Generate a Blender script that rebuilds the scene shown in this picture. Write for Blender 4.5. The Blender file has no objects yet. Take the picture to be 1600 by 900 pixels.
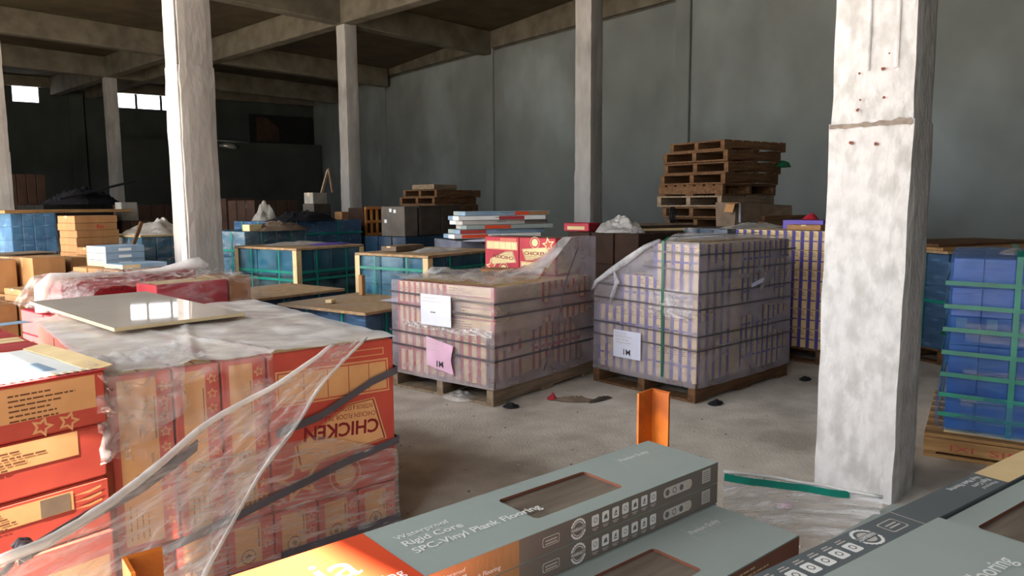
import bpy, bmesh, math, random
from math import sin, cos, radians, pi
from mathutils import Vector, Matrix, noise as mnoise
random.seed(7)
scene = bpy.context.scene
COL = scene.collection

# ------------------------------------------------------------------ camera
cam_d = bpy.data.cameras.new('camera')
cam = bpy.data.objects.new('camera', cam_d)
COL.objects.link(cam)
cam_d.sensor_width = 36.0
cam_d.lens = 1150 * 36 / 1600
cam_d.clip_start = 0.02
cam_d.clip_end = 300
_p, _y, _r = radians(6.5), radians(47.5), radians(0.35)
_f = Vector((sin(_y) * cos(_p), cos(_y) * cos(_p), -sin(_p)))
_rt0 = Vector((cos(_y), -sin(_y), 0))
_up0 = _rt0.cross(_f)
_rt = _rt0 * cos(_r) - _up0 * sin(_r)
_up = _up0 * cos(_r) + _rt0 * sin(_r)
cam.matrix_world = Matrix(((_rt.x, _up.x, -_f.x, 0), (_rt.y, _up.y, -_f.y, 0), (_rt.z, _up.z, -_f.z, 1.55), (0, 0, 0, 1)))
scene.camera = cam

# ------------------------------------------------------------------ sky, sun, exposure
w = bpy.data.worlds.new('sky')
scene.world = w
w.use_nodes = True
bg = w.node_tree.nodes['Background']
bg.inputs[0].default_value = (0.93, 0.97, 1.0, 1)
bg.inputs[1].default_value = 1.6
sun_d = bpy.data.lights.new('sun', 'SUN')
sun_d.energy = 16.0
sun_d.angle = radians(0.6)
sun_d.color = (1.0, 0.88, 0.74)
sun = bpy.data.objects.new('sun', sun_d)
COL.objects.link(sun)
# direction the light travels: towards +X, down
sun.rotation_euler = Vector((0.54, 0.10, -0.84)).to_track_quat('-Z', 'Y').to_euler()
sun.location = (-8, 0, 9)
def portal(name, loc, size_y, size_z, rot):
    l = bpy.data.lights.new(name, 'AREA')
    l.shape = 'RECTANGLE'; l.size = size_z; l.size_y = size_y
    l.cycles.is_portal = True
    o = bpy.data.objects.new(name, l); COL.objects.link(o)
    o.location = loc; o.rotation_euler = rot
vs = scene.view_settings
vs.view_transform = 'Standard'
vs.look = 'None'
vs.exposure = 2.15
vs.gamma = 1.0
vs.use_curve_mapping = False
cy = scene.cycles
cy.max_bounces = 10
cy.diffuse_bounces = 6
cy.glossy_bounces = 4
cy.transmission_bounces = 6
cy.transparent_max_bounces = 24
cy.sample_clamp_indirect = 6
cy.caustics_reflective = False
cy.caustics_refractive = False

# ------------------------------------------------------------------ materials
def srgb(r, g, b):
    f = lambda c: (c / 255 / 12.92) if c / 255 <= 0.04045 else ((c / 255 + 0.055) / 1.055) ** 2.4
    return (f(r), f(g), f(b), 1)
MATS = {}
def nodes_of(m):
    m.use_nodes = True
    nt = m.node_tree
    return nt, nt.nodes, nt.links, nt.nodes['Principled BSDF']
def mat(name, c1, c2=None, rough=0.8, scale=6.0, detail=6, bump=0.0, bscale=60.0, stretch=(1, 1, 1), metal=0.0, spec=0.3, lo=0.35, hi=0.65, c3=None, s3=1.2):
    """Colour mottled between c1 and c2 by noise in object space, with a fine relief."""
    m = bpy.data.materials.new(name)
    nt, N, L, P = nodes_of(m)
    P.inputs['Roughness'].default_value = rough
    P.inputs['Metallic'].default_value = metal
    P.inputs['Specular IOR Level'].default_value = spec
    tc = N.new('ShaderNodeTexCoord')
    mp = N.new('ShaderNodeMapping'); mp.inputs['Scale'].default_value = stretch
    L.new(tc.outputs['Object'], mp.inputs[0])
    if c2 is None:
        c2 = tuple(x * 0.86 for x in c1[:3]) + (1,)
    nz = N.new('ShaderNodeTexNoise'); nz.inputs['Scale'].default_value = scale; nz.inputs['Detail'].default_value = detail
    L.new(mp.outputs[0], nz.inputs['Vector'])
    cr = N.new('ShaderNodeValToRGB')
    cr.color_ramp.elements[0].position = lo; cr.color_ramp.elements[0].color = c1
    cr.color_ramp.elements[1].position = hi; cr.color_ramp.elements[1].color = c2
    L.new(nz.outputs['Fac'], cr.inputs[0])
    out = cr.outputs[0]
    if c3 is not None:
        n3 = N.new('ShaderNodeTexNoise'); n3.inputs['Scale'].default_value = s3; n3.inputs['Detail'].default_value = 4
        L.new(mp.outputs[0], n3.inputs['Vector'])
        r3 = N.new('ShaderNodeValToRGB'); r3.color_ramp.elements[0].position = 0.5; r3.color_ramp.elements[1].position = 0.68
        L.new(n3.outputs['Fac'], r3.inputs[0])
        mx = N.new('ShaderNodeMixRGB'); mx.inputs[2].default_value = c3
        L.new(r3.outputs[0], mx.inputs[0]); L.new(out, mx.inputs[1]); out = mx.outputs[0]
    L.new(out, P.inputs['Base Color'])
    if bump:
        nb = N.new('ShaderNodeTexNoise'); nb.inputs['Scale'].default_value = bscale; nb.inputs['Detail'].default_value = 5
        L.new(mp.outputs[0], nb.inputs['Vector'])
        b = N.new('ShaderNodeBump'); b.inputs['Strength'].default_value = bump; b.inputs['Distance'].default_value = 0.01
        L.new(nb.outputs['Fac'], b.inputs['Height']); L.new(b.outputs[0], P.inputs['Normal'])
    MATS[name] = m
    return m
def film_mat(name, tint, base=0.10, gain=0.35, scale=7.0, stretch=(1, 1, 1), wr=0.5, rough=0.12, wscale=14.0, cloud=0.6, detail=6, rot=None, fmin=0.42, fmax=0.75, trl=0.3, bd=0.02):
    """Clear plastic film: see-through with milky folds and sharp glints."""
    m = bpy.data.materials.new(name)
    m.use_nodes = True
    nt = m.node_tree; N = nt.nodes; L = nt.links
    N.remove(N['Principled BSDF'])
    out = N['Material Output']
    tc = N.new('ShaderNodeTexCoord')
    mp = N.new('ShaderNodeMapping'); mp.inputs['Scale'].default_value = stretch
    if rot is not None:
        m0 = N.new('ShaderNodeMapping'); m0.inputs['Rotation'].default_value = (0, 0, radians(rot)); L.new(tc.outputs['Object'], m0.inputs[0]); L.new(m0.outputs[0], mp.inputs[0])
    else: L.new(tc.outputs['Object'], mp.inputs[0])
    nz = N.new('ShaderNodeTexNoise'); nz.inputs['Scale'].default_value = scale; nz.inputs['Detail'].default_value = detail; nz.inputs['Distortion'].default_value = cloud
    L.new(mp.outputs[0], nz.inputs['Vector'])
    rm = N.new('ShaderNodeMapRange')
    rm.inputs['From Min'].default_value = fmin; rm.inputs['From Max'].default_value = fmax
    rm.inputs['To Min'].default_value = base; rm.inputs['To Max'].default_value = base + gain
    L.new(nz.outputs['Fac'], rm.inputs['Value'])
    tr = N.new('ShaderNodeBsdfTransparent'); tr.inputs[0].default_value = (1 - (1 - tint[0]) * 0.35, 1 - (1 - tint[1]) * 0.35, 1 - (1 - tint[2]) * 0.35, 1)
    df = N.new('ShaderNodeBsdfDiffuse'); df.inputs[0].default_value = tint
    tl = N.new('ShaderNodeBsdfTranslucent'); tl.inputs[0].default_value = tint
    gl = N.new('ShaderNodeBsdfGlossy'); gl.inputs['Roughness'].default_value = rough; gl.inputs[0].default_value = (1, 1, 1, 1)
    w1 = N.new('ShaderNodeTexNoise'); w1.inputs['Scale'].default_value = wscale; w1.inputs['Detail'].default_value = 3; w1.inputs['Distortion'].default_value = 1.0
    L.new(mp.outputs[0], w1.inputs['Vector'])
    bp = N.new('ShaderNodeBump'); bp.inputs['Strength'].default_value = wr; bp.inputs['Distance'].default_value = bd
    L.new(w1.outputs['Fac'], bp.inputs['Height'])
    L.new(bp.outputs[0], gl.inputs['Normal'])
    m1 = N.new('ShaderNodeMixShader'); m1.inputs[0].default_value = trl
    L.new(df.outputs[0], m1.inputs[1]); L.new(tl.outputs[0], m1.inputs[2])
    m2 = N.new('ShaderNodeMixShader')
    L.new(rm.outputs[0], m2.inputs[0]); L.new(tr.outputs[0], m2.inputs[1]); L.new(m1.outputs[0], m2.inputs[2])
    lw = N.new('ShaderNodeLayerWeight'); lw.inputs[0].default_value = 0.25
    L.new(bp.outputs[0], lw.inputs['Normal'])
    mr = N.new('ShaderNodeMath'); mr.operation = 'MULTIPLY'; mr.inputs[1].default_value = 0.45
    L.new(lw.outputs['Fresnel'], mr.inputs[0])
    m3 = N.new('ShaderNodeMixShader')
    L.new(mr.outputs[0], m3.inputs[0]); L.new(m2.outputs[0], m3.inputs[1]); L.new(gl.outputs[0], m3.inputs[2])
    L.new(m3.outputs[0], out.inputs['Surface'])
    MATS[name] = m
    return m

mat('cement_render', srgb(116, 120, 117), srgb(104, 108, 106), 0.95, 0.8, 8, 0.2, 25, (1, 1, 0.8), c3=srgb(134, 141, 142), s3=0.3)
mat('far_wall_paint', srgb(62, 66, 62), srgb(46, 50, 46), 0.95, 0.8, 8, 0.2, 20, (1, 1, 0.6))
mat('ceiling_boards', srgb(74, 64, 46), srgb(56, 48, 34), 0.95, 1.5, 8, 0.2, 30)
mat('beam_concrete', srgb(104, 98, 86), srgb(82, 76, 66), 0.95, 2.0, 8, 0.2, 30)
mat('floor_concrete', srgb(208, 200, 189), srgb(184, 175, 164), 0.95, 5.0, 14, 0.5, 60, c3=srgb(166, 156, 145), s3=1.8, lo=0.3, hi=0.7)
mat('yard_concrete', srgb(170, 165, 155), None, 0.95, 1.0)
mat('column_concrete', srgb(164, 160, 157), srgb(144, 140, 137), 0.9, 3.0, 10, 0.5, 22, (1, 1, 0.35), c3=srgb(128, 124, 121), s3=2.2)
mat('column_paint', srgb(206, 204, 204), srgb(190, 188, 188), 0.85, 16.0, 14, 0.8, 30, (1, 1, 0.6), c3=srgb(178, 176, 174), s3=8.0, lo=0.4, hi=0.65)
mat('column_scar', srgb(150, 138, 128), srgb(120, 108, 98), 0.95, 20)
mat('rust_spot', srgb(128, 74, 66), None, 0.95, 20)
mat('kraft', srgb(172, 128, 86), srgb(156, 112, 72), 0.85, 8, 6, 0.1, 120, (1, 1, 0.3))
mat('kraft_dark', srgb(140, 100, 64), srgb(122, 86, 54), 0.85, 8)
mat('kraft_grey', srgb(124, 104, 88), srgb(104, 88, 74), 0.9, 8)
mat('kraft_pale', srgb(222, 196, 150), srgb(206, 178, 132), 0.85, 8)
mat('tape', srgb(196, 158, 110), None, 0.25, 8, spec=0.5)
mat('red_print', srgb(188, 76, 60), srgb(174, 66, 54), 0.55, 6, spec=0.4)
mat('crimson_print', srgb(182, 40, 58), srgb(160, 32, 48), 0.55, 6, spec=0.4)
mat('yellow_print', srgb(212, 160, 112), srgb(200, 146, 98), 0.6, 6)
mat('dark_red_ink', srgb(128, 30, 36), None, 0.6, 6)
mat('brown_ink', srgb(112, 70, 46), None, 0.7, 6)
mat('blue_band', srgb(84, 74, 150), srgb(68, 62, 130), 0.6, 6)
mat('rose_band', srgb(180, 66, 70), srgb(164, 54, 58), 0.6, 6)
mat('pine', srgb(178, 138, 92), srgb(146, 108, 68), 0.85, 3, 8, 0.25, 40, (1, 8, 8))
mat('old_wood', srgb(116, 84, 56), srgb(84, 58, 38), 0.9, 3, 8, 0.3, 40, (1, 8, 8))
mat('grey_wood', srgb(150, 130, 108), srgb(116, 98, 80), 0.9, 3, 8, 0.3, 40, (1, 8, 8))
mat('chipboard', srgb(176, 146, 112), srgb(146, 118, 88), 0.9, 14, 8, 0.1, 120, c3=srgb(160, 142, 124), s3=1.5)
mat('chip_edge', srgb(196, 156, 108), None, 0.9, 20)
mat('dusty_top', srgb(170, 160, 148), srgb(140, 130, 118), 0.9, 6, 8)
mat('navy_wrap', srgb(34, 62, 88), srgb(24, 48, 70), 0.25, 5, 6, 0.5, 9, spec=0.6)
mat('blue_wrap', srgb(46, 112, 138), srgb(30, 84, 112), 0.22, 4, 6, 0.6, 8, spec=0.7, c3=srgb(120, 164, 184), s3=2.2)
mat('bright_blue', srgb(30, 96, 176), srgb(22, 72, 148), 0.4, 3, spec=0.5)
mat('pale_blue', srgb(150, 160, 214), srgb(120, 134, 200), 0.4, 4, spec=0.5)
mat('green_strap', srgb(20, 140, 120), srgb(16, 118, 104), 0.35, 6, spec=0.5)
mat('dark_green_strap', srgb(20, 92, 58), None, 0.35, 6, spec=0.5)
mat('black_strap', srgb(84, 79, 86), srgb(72, 67, 74), 0.3, 6, spec=0.5)
mat('spc_grey', srgb(160, 170, 166), srgb(150, 160, 156), 0.55, 4, 6, 0.05, 60, spec=0.4)
mat('spc_taupe', srgb(122, 112, 104), srgb(112, 102, 95), 0.55, 4, spec=0.4)
mat('spc_dark', srgb(92, 100, 104), srgb(84, 92, 96), 0.5, 4, spec=0.4)
mat('spc_orange', srgb(226, 84, 48), srgb(214, 74, 42), 0.5, 4, spec=0.4)
mat('spc_edge', srgb(134, 84, 66), None, 0.8, 6)
mat('plank_oak', srgb(132, 120, 108), srgb(104, 92, 82), 0.4, 3, 8, 0.1, 40, (1.5, 14, 1), spec=0.5)
mat('white_ink', srgb(236, 236, 234), srgb(228, 228, 226), 0.6, 6)
mat('pale_ink', srgb(206, 198, 192), None, 0.6, 6)
mat('grey_ink', srgb(110, 108, 106), None, 0.6, 6)
mat('black_ink', srgb(58, 54, 60), None, 0.6, 6)
mat('rust_paint', srgb(222, 122, 34), srgb(196, 96, 26), 0.6, 10, 8, 0.2, 60, c3=srgb(150, 78, 34), s3=5, spec=0.4)
mat('steel_dark', srgb(90, 62, 44), srgb(70, 50, 38), 0.6, 8, metal=0.3)
mat('tile_glaze', srgb(218, 203, 190), srgb(208, 194, 180), 0.03, 3, spec=0.9)
mat('tile_edge', srgb(226, 206, 164), None, 0.7, 8)
mat('paper_white', srgb(218, 220, 238), srgb(206, 208, 228), 0.8, 6)
mat('paper_pink', srgb(222, 182, 206), srgb(212, 168, 194), 0.8, 6)
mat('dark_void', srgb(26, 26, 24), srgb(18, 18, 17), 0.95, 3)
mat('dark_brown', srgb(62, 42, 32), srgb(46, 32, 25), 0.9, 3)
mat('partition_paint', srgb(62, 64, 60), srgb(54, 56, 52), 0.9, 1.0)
mat('dark_fabric', srgb(30, 30, 36), srgb(20, 20, 24), 0.9, 5)
mat('grey_card', srgb(148, 144, 136), srgb(126, 122, 116), 0.8, 6)
mat('cabinet_brown', srgb(108, 98, 90), srgb(92, 84, 78), 0.8, 5)
mat('dark_cabinet', srgb(74, 66, 58), srgb(62, 56, 50), 0.7, 5)
mat('crate_orange', srgb(206, 140, 76), srgb(180, 116, 60), 0.85, 5)
mat('lilac', srgb(106, 86, 176), None, 0.5, 5)
mat('cream', srgb(226, 206, 160), srgb(210, 188, 140), 0.7, 5)
mat('ice_blue', srgb(146, 168, 188), srgb(128, 152, 176), 0.6, 5)
mat('window_frame_paint', srgb(70, 70, 74), None, 0.6, 5)
mat('steel_pale', srgb(190, 188, 176), None, 0.35, 5, metal=0.6)
film_mat('clear_film', (0.93, 0.92, 0.93, 1), 0.05, 0.36, 5.0, (1, 1, 2.2), 0.55, 0.10, 9)
film_mat('haze_film', (0.76, 0.72, 0.82, 1), 0.20, 0.24, 2.5, (1, 1, 1.5), 0.5, 0.14, 9, detail=2, fmin=0.3, fmax=0.8, bd=0.006)
film_mat('milky_film', (0.93, 0.90, 0.88, 1), 0.50, 0.35, 5.0, (1, 1, 1), 0.5, 0.12, 9, trl=0.08)
film_mat('sheet_film', (0.90, 0.86, 0.84, 1), 0.16, 0.42, 3.0, (0.8, 18, 14), 1.0, 0.10, 6, cloud=0.3, rot=-198, fmin=0.4, fmax=0.8)
film_mat('end_film', (0.96, 0.94, 0.96, 1), 0.22, 0.65, 3.0, (3, 3, 30), 0.7, 0.12, 5, cloud=0.3, fmin=0.42, fmax=0.72, trl=0.15)
film_mat('wrap_film', (0.92, 0.88, 0.86, 1), 0.10, 0.45, 3.0, (2.5, 2.5, 20), 0.9, 0.12, 5, cloud=0.3, fmin=0.42, fmax=0.8)
film_mat('teal_film', (0.34, 0.56, 0.66, 1), 0.06, 0.30, 3.0, (1, 1, 2), 0.6, 0.10, 7, detail=3)
film_mat('streak_film', (0.93, 0.91, 0.92, 1), 0.20, 0.45, 6.0, (1, 1, 1), 0.8, 0.10, 16)
film_mat('blue_film', (0.30, 0.55, 0.90, 1), 0.18, 0.25, 5.0, (1, 1, 4), 0.7, 0.08, 8)
film_mat('deep_blue_film', (0.16, 0.42, 0.86, 1), 0.12, 0.26, 4.0, (1, 1, 5), 0.9, 0.07, 9)
film_mat('bunch_film', (0.92, 0.91, 0.94, 1), 0.22, 0.42, 5.0, (1, 1, 1), 1.0, 0.08, 10, detail=3)
# thin window glass
gm = bpy.data.materials.new('window_glass'); gm.use_nodes = True
_N = gm.node_tree.nodes; _L = gm.node_tree.links; _N.remove(_N['Principled BSDF'])
_t = _N.new('ShaderNodeBsdfTransparent'); _g = _N.new('ShaderNodeBsdfGlossy'); _g.inputs['Roughness'].default_value = 0.02
_m = _N.new('ShaderNodeMixShader'); _m.inputs[0].default_value = 0.06
_L.new(_t.outputs[0], _m.inputs[1]); _L.new(_g.outputs[0], _m.inputs[2]); _L.new(_m.outputs[0], _N['Material Output'].inputs[0])
MATS['window_glass'] = gm

# ------------------------------------------------------------------ mesh helpers
_text_cache = {}
def text_mesh(body, bold=0.0, shear=0.0):
    key = (body, bold, shear)
    if key not in _text_cache:
        cu = bpy.data.curves.new('t', 'FONT'); cu.body = body; cu.size = 1.0; cu.offset = bold; cu.shear = shear
        cu.resolution_u = 3
        o = bpy.data.objects.new('t', cu); COL.objects.link(o)
        dg = bpy.context.evaluated_depsgraph_get()
        me = o.evaluated_get(dg).to_mesh()
        V = [tuple(v.co) for v in me.vertices]; F = [tuple(p.vertices) for p in me.polygons]
        xs = [v[0] for v in V] or [0]; 
        V = [(v[0] - min(xs), v[1]) for v in V]
        _text_cache[key] = (V, F, max(xs) - min(xs))
        o.evaluated_get(dg).to_mesh_clear()
        bpy.data.objects.remove(o); bpy.data.curves.remove(cu)
    return _text_cache[key]
class Frame:
    """A flat face: origin, right and up vectors (metres) seen from outside, and its normal."""
    def __init__(s, o, u, v):
        s.o = Vector(o); s.u = Vector(u).normalized(); s.v = Vector(v).normalized(); s.n = s.u.cross(s.v)
    def pt(s, a, b, h=0.0):
        return s.o + s.u * a + s.v * b + s.n * h
def box_frame(side, lx, ly, lz, z0=0.0):
    if side == '-y': return Frame((0, 0, z0), (1, 0, 0), (0, 0, 1))
    if side == '-x': return Frame((0, ly, z0), (0, -1, 0), (0, 0, 1))
    if side == '+x': return Frame((lx, 0, z0), (0, 1, 0), (0, 0, 1))
    if side == '+y': return Frame((lx, ly, z0), (-1, 0, 0), (0, 0, 1))
    return Frame((0, 0, z0 + lz), (1, 0, 0), (0, 1, 0))
class MB:
    def __init__(s):
        s.V = []; s.F = []; s.M = []; s.mats = []; s.sm = []
    def mi(s, m):
        if m not in s.mats: s.mats.append(m)
        return s.mats.index(m)
    def add(s, V, F, m, smooth=False):
        b = len(s.V); s.V += [tuple(v) for v in V]
        i = s.mi(m)
        for f in F:
            s.F.append(tuple(b + k for k in f)); s.M.append(i); s.sm.append(smooth)
    def box(s, x0, y0, z0, x1, y1, z1, m, c=0.0, tops=None):
        """Box with chamfered vertical edges and a slightly drawn-in top and bottom when c > 0."""
        if c <= 0:
            V = [(x0, y0, z0), (x1, y0, z0), (x1, y1, z0), (x0, y1, z0), (x0, y0, z1), (x1, y0, z1), (x1, y1, z1), (x0, y1, z1)]
            F = [(3, 2, 1, 0), (4, 5, 6, 7), (0, 1, 5, 4), (1, 2, 6, 5), (2, 3, 7, 6), (3, 0, 4, 7)]
            s.add(V, F, m); return
        def ring(z, d, e):
            return [(x0 + d + e, y0 + d, z), (x1 - d - e, y0 + d, z), (x1 - d, y0 + d + e, z), (x1 - d, y1 - d - e, z), (x1 - d - e, y1 - d, z), (x0 + d + e, y1 - d, z), (x0 + d, y1 - d - e, z), (x0 + d, y0 + d + e, z)]
        R = ring(z0, c, c) + ring(z0 + c, 0, c) + ring(z1 - c, 0, c) + ring(z1, c, c)
        F = [tuple(range(7, -1, -1))]
        for k in range(3):
            for i in range(8):
                j = (i + 1) % 8
                F.append((k * 8 + i, k * 8 + j, k * 8 + 8 + j, k * 8 + 8 + i))
        s.add(R, F, m)
        s.add(R[24:], [tuple(range(8))], tops or m)
    def poly(s, fr, pts, m, h=0.0006):
        s.add([fr.pt(a, b, h) for a, b in pts], [tuple(range(len(pts)))], m)
    def rect(s, fr, a0, b0, a1, b1, m, h=0.0006):
        s.poly(fr, [(a0, b0), (a1, b0), (a1, b1), (a0, b1)], m, h)
    def rrect(s, fr, a0, b0, a1, b1, r, m, h=0.0006):
        P = []
        for (cx, cy_, q) in ((a1 - r, b0 + r, -90), (a1 - r, b1 - r, 0), (a0 + r, b1 - r, 90), (a0 + r, b0 + r, 180)):
            for k in range(5):
                t = radians(q + k * 22.5); P.append((cx + r * cos(t), cy_ + r * sin(t)))
        s.poly(fr, P, m, h)
    def ring2(s, fr, ca, cb, r0, r1, m, h=0.0008, n=28, a0=0, a1=360, teeth=0.0):
        V = []; F = []
        for k in range(n + 1):
            t = radians(a0 + (a1 - a0) * k / n)
            ro = r1 * (1 + (teeth if k % 2 else 0))
            V += [fr.pt(ca + r0 * cos(t), cb + r0 * sin(t), h), fr.pt(ca + ro * cos(t), cb + ro * sin(t), h)]
        for k in range(n): F.append((2 * k, 2 * k + 1, 2 * k + 3, 2 * k + 2))
        s.add(V, F, m)
    def star(s, fr, ca, cb, r, m, h=0.0008, rot=90, inner=0.42):
        P = []
        for k in range(10):
            t = radians(rot + k * 36); q = r if k % 2 == 0 else r * inner
            P.append((ca + q * cos(t), cb + q * sin(t)))
        c = fr.pt(ca, cb, h)
        V = [c] + [fr.pt(a, b, h) for a, b in P]
        s.add(V, [(0, k + 1, (k + 1) % 10 + 1) for k in range(10)], m)
    def text(s, fr, a, b, size, body, m, h=0.001, bold=0.0, rot=0.0, width=None, shear=0.0):
        V, F, W = text_mesh(body, bold, shear)
        k = size if width is None else width / max(W, 1e-6)
        ky = size
        ca, sa = cos(radians(rot)), sin(radians(rot))
        P = []
        for x, y in V:
            x *= k; y *= ky
            P.append(fr.pt(a + x * ca - y * sa, b + x * sa + y * ca, h))
        s.add(P, F, m)
    def tube(s, pts, r, m, n=8, smooth=True):
        V = []; F = []
        for i, p in enumerate(pts):
            p = Vector(p)
            a = Vector(pts[max(i - 1, 0)]); c = Vector(pts[min(i + 1, len(pts) - 1)])
            d = (c - a).normalized(); e = d.cross(Vector((0, 0, 1)))
            if e.length < 1e-3: e = d.cross(Vector((1, 0, 0)))
            e.normalize(); g = d.cross(e)
            rr = r[i] if isinstance(r, (list, tuple)) else r
            for k in range(n):
                t = 2 * pi * k / n; V.append(p + e * rr * cos(t) + g * rr * sin(t))
        for i in range(len(pts) - 1):
            for k in range(n):
                j = (k + 1) % n; F.append((i * n + k, i * n + j, i * n + n + j, i * n + n + k))
        F.append(tuple(range(n - 1, -1, -1))); F.append(tuple(range((len(pts) - 1) * n, len(pts) * n)))
        s.add(V, F, m, smooth)
    def ribbon(s, pts, wv, m, t=0.0008):
        """A flat band along pts, wv = half-width vector(s), with a little thickness."""
        n = len(pts); V = []
        for i, p in enumerate(pts):
            wi = Vector(wv[i] if isinstance(wv, list) else wv); p = Vector(p)
            a = Vector(pts[max(i - 1, 0)]); c = Vector(pts[min(i + 1, n - 1)])
            nn = (c - a).cross(wi)
            nn = nn.normalized() * t if nn.length > 1e-9 else Vector((0, 0, t))
            V += [p - wi + nn, p + wi + nn, p + wi - nn, p - wi - nn]
        F = [(3, 2, 1, 0), (4 * n - 4, 4 * n - 3, 4 * n - 2, 4 * n - 1)]
        for i in range(n - 1):
            for k in range(4):
                j = (k + 1) % 4
                F.append((4 * i + k, 4 * i + j, 4 * i + 4 + j, 4 * i + 4 + k))
        s.add(V, F, m)
    def grid(s, fn, nu, nv, m, smooth=True):
        V = [fn(i / nu, j / nv) for j in range(nv + 1) for i in range(nu + 1)]
        F = [(j * (nu + 1) + i, j * (nu + 1) + i + 1, (j + 1) * (nu + 1) + i + 1, (j + 1) * (nu + 1) + i) for j in range(nv) for i in range(nu)]
        s.add(V, F, m, smooth)
    def mesh(s, name):
        me = bpy.data.meshes.new(name)
        me.from_pydata([tuple(v) for v in s.V], [], s.F)
        for m in s.mats: me.materials.append(MATS[m])
        me.polygons.foreach_set('material_index', s.M)
        me.polygons.foreach_set('use_smooth', s.sm)
        me.update()
        return me
    def build(s, name, parent=None, loc=None, rz=0.0, **props):
        o = bpy.data.objects.new(name, s.mesh(name)); COL.objects.link(o)
        if parent is not None: o.parent = parent
        if loc is not None: o.location = loc
        o.rotation_euler = (0, 0, radians(rz))
        for k, v in props.items():
            if v is not None: o[k] = v
        return o
ORD = ('first', 'second', 'third', 'fourth', 'fifth', 'sixth', 'seventh', 'eighth', 'ninth', 'tenth', 'eleventh', 'twelfth', 'thirteenth', 'fourteenth', 'fifteenth', 'sixteenth')
def tag(o, label, cat, group=None):
    o['label'] = label; o['category'] = cat
    if group: o['group'] = group
    return o
def thing(name, label, cat, loc, rz=0.0, group=None):
    o = bpy.data.objects.new(name, None); o.empty_display_size = 0.1; COL.objects.link(o)
    o.location = loc; o.rotation_euler = (0, 0, radians(rz))
    return tag(o, label, cat, group)
def inst(name, me, parent=None, loc=(0, 0, 0), rz=0.0):
    o = bpy.data.objects.new(name, me); COL.objects.link(o)
    if parent is not None: o.parent = parent
    o.location = loc; o.rotation_euler = (0, 0, radians(rz))
    return o
def dup(root, loc, rz, label=None, group=None):
    r = root.copy(); COL.objects.link(r); r.location = loc; r.rotation_euler = (0, 0, radians(rz))
    if label: r['label'] = label
    if group: r['group'] = group
    for ch in list(root.children):
        c = ch.copy(); COL.objects.link(c); c.parent = r
        for g in list(ch.children):
            d = g.copy(); COL.objects.link(d); d.parent = c
    return r
def nz(x, y, z=0.0, s=1.0):
    return mnoise.noise(Vector((x * s, y * s, z * s)))

# ================================================================== the building
def struct(name, mb, loc=None, rz=0.0, parent=None):
    o = mb.build(name, parent, loc, rz)
    if parent is None: o['kind'] = 'structure'
    return o
CZ = 7.0
b = MB()
b.grid(lambda u, v: (-2.6 + 29 * u, -6.4 + 50 * v, 0.006 * nz(29 * u, 50 * v, 0, 1.3)), 60, 100, 'floor_concrete')
struct('floor', b)
b = MB(); b.box(-40, -40, -0.25, -2.6, 60, -0.06, 'yard_concrete'); struct('ground', b)  # unseen yard outside, added to bounce sunlight in through the gates
b = MB()
_cp = [(-2.7, -6.5), (11.9, -6.5), (21.9, 33.7), (-2.7, 39.8)]
b.add([(x, y, z) for z in (CZ, CZ + 0.3) for x, y in _cp], [(3, 2, 1, 0), (4, 5, 6, 7), (0, 1, 5, 4), (1, 2, 6, 5), (2, 3, 7, 6), (3, 0, 4, 7)], 'ceiling_boards'); struct('ceiling', b)
# skewed long wall: inner face X = 15.5 + 0.245 (Y - 8.8)
WD = Vector((0.238, 0.9713, 0)); WA = math.degrees(math.atan2(WD.y, WD.x))
def wall_pt(Y): return Vector((15.5 + 0.245 * (Y - 8.8), Y, 0))
w0 = wall_pt(-7)
LW = 43.0
b = MB(); b.box(0, -0.3, 0, LW, 0, CZ, 'cement_render'); struct('wall_right', b, w0, WA)
# beam along the top of that wall and its pilasters
b = MB()
zb = lambda s: 6.2 + 0.035 * (s - 16.3)
V = []
for s_ in (0, LW):
    V += [(s_, 0.0, zb(s_)), (s_, 0.1, zb(s_)), (s_, 0.1, CZ), (s_, 0.0, CZ)]
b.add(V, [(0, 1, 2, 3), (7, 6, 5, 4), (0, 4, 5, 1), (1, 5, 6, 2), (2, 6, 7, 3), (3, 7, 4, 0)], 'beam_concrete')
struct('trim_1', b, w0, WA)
for i, Y in enumerate((0.7, 8.8, 16.9, 25.0)):
    b = MB(); b.box(-0.22, 0.0, 0, 0.22, 0.08, zb((Y + 7) / WD.y), 'cement_render', 0.012)
    struct('trim_%d' % (i + 2), b, wall_pt(Y), WA)
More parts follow.
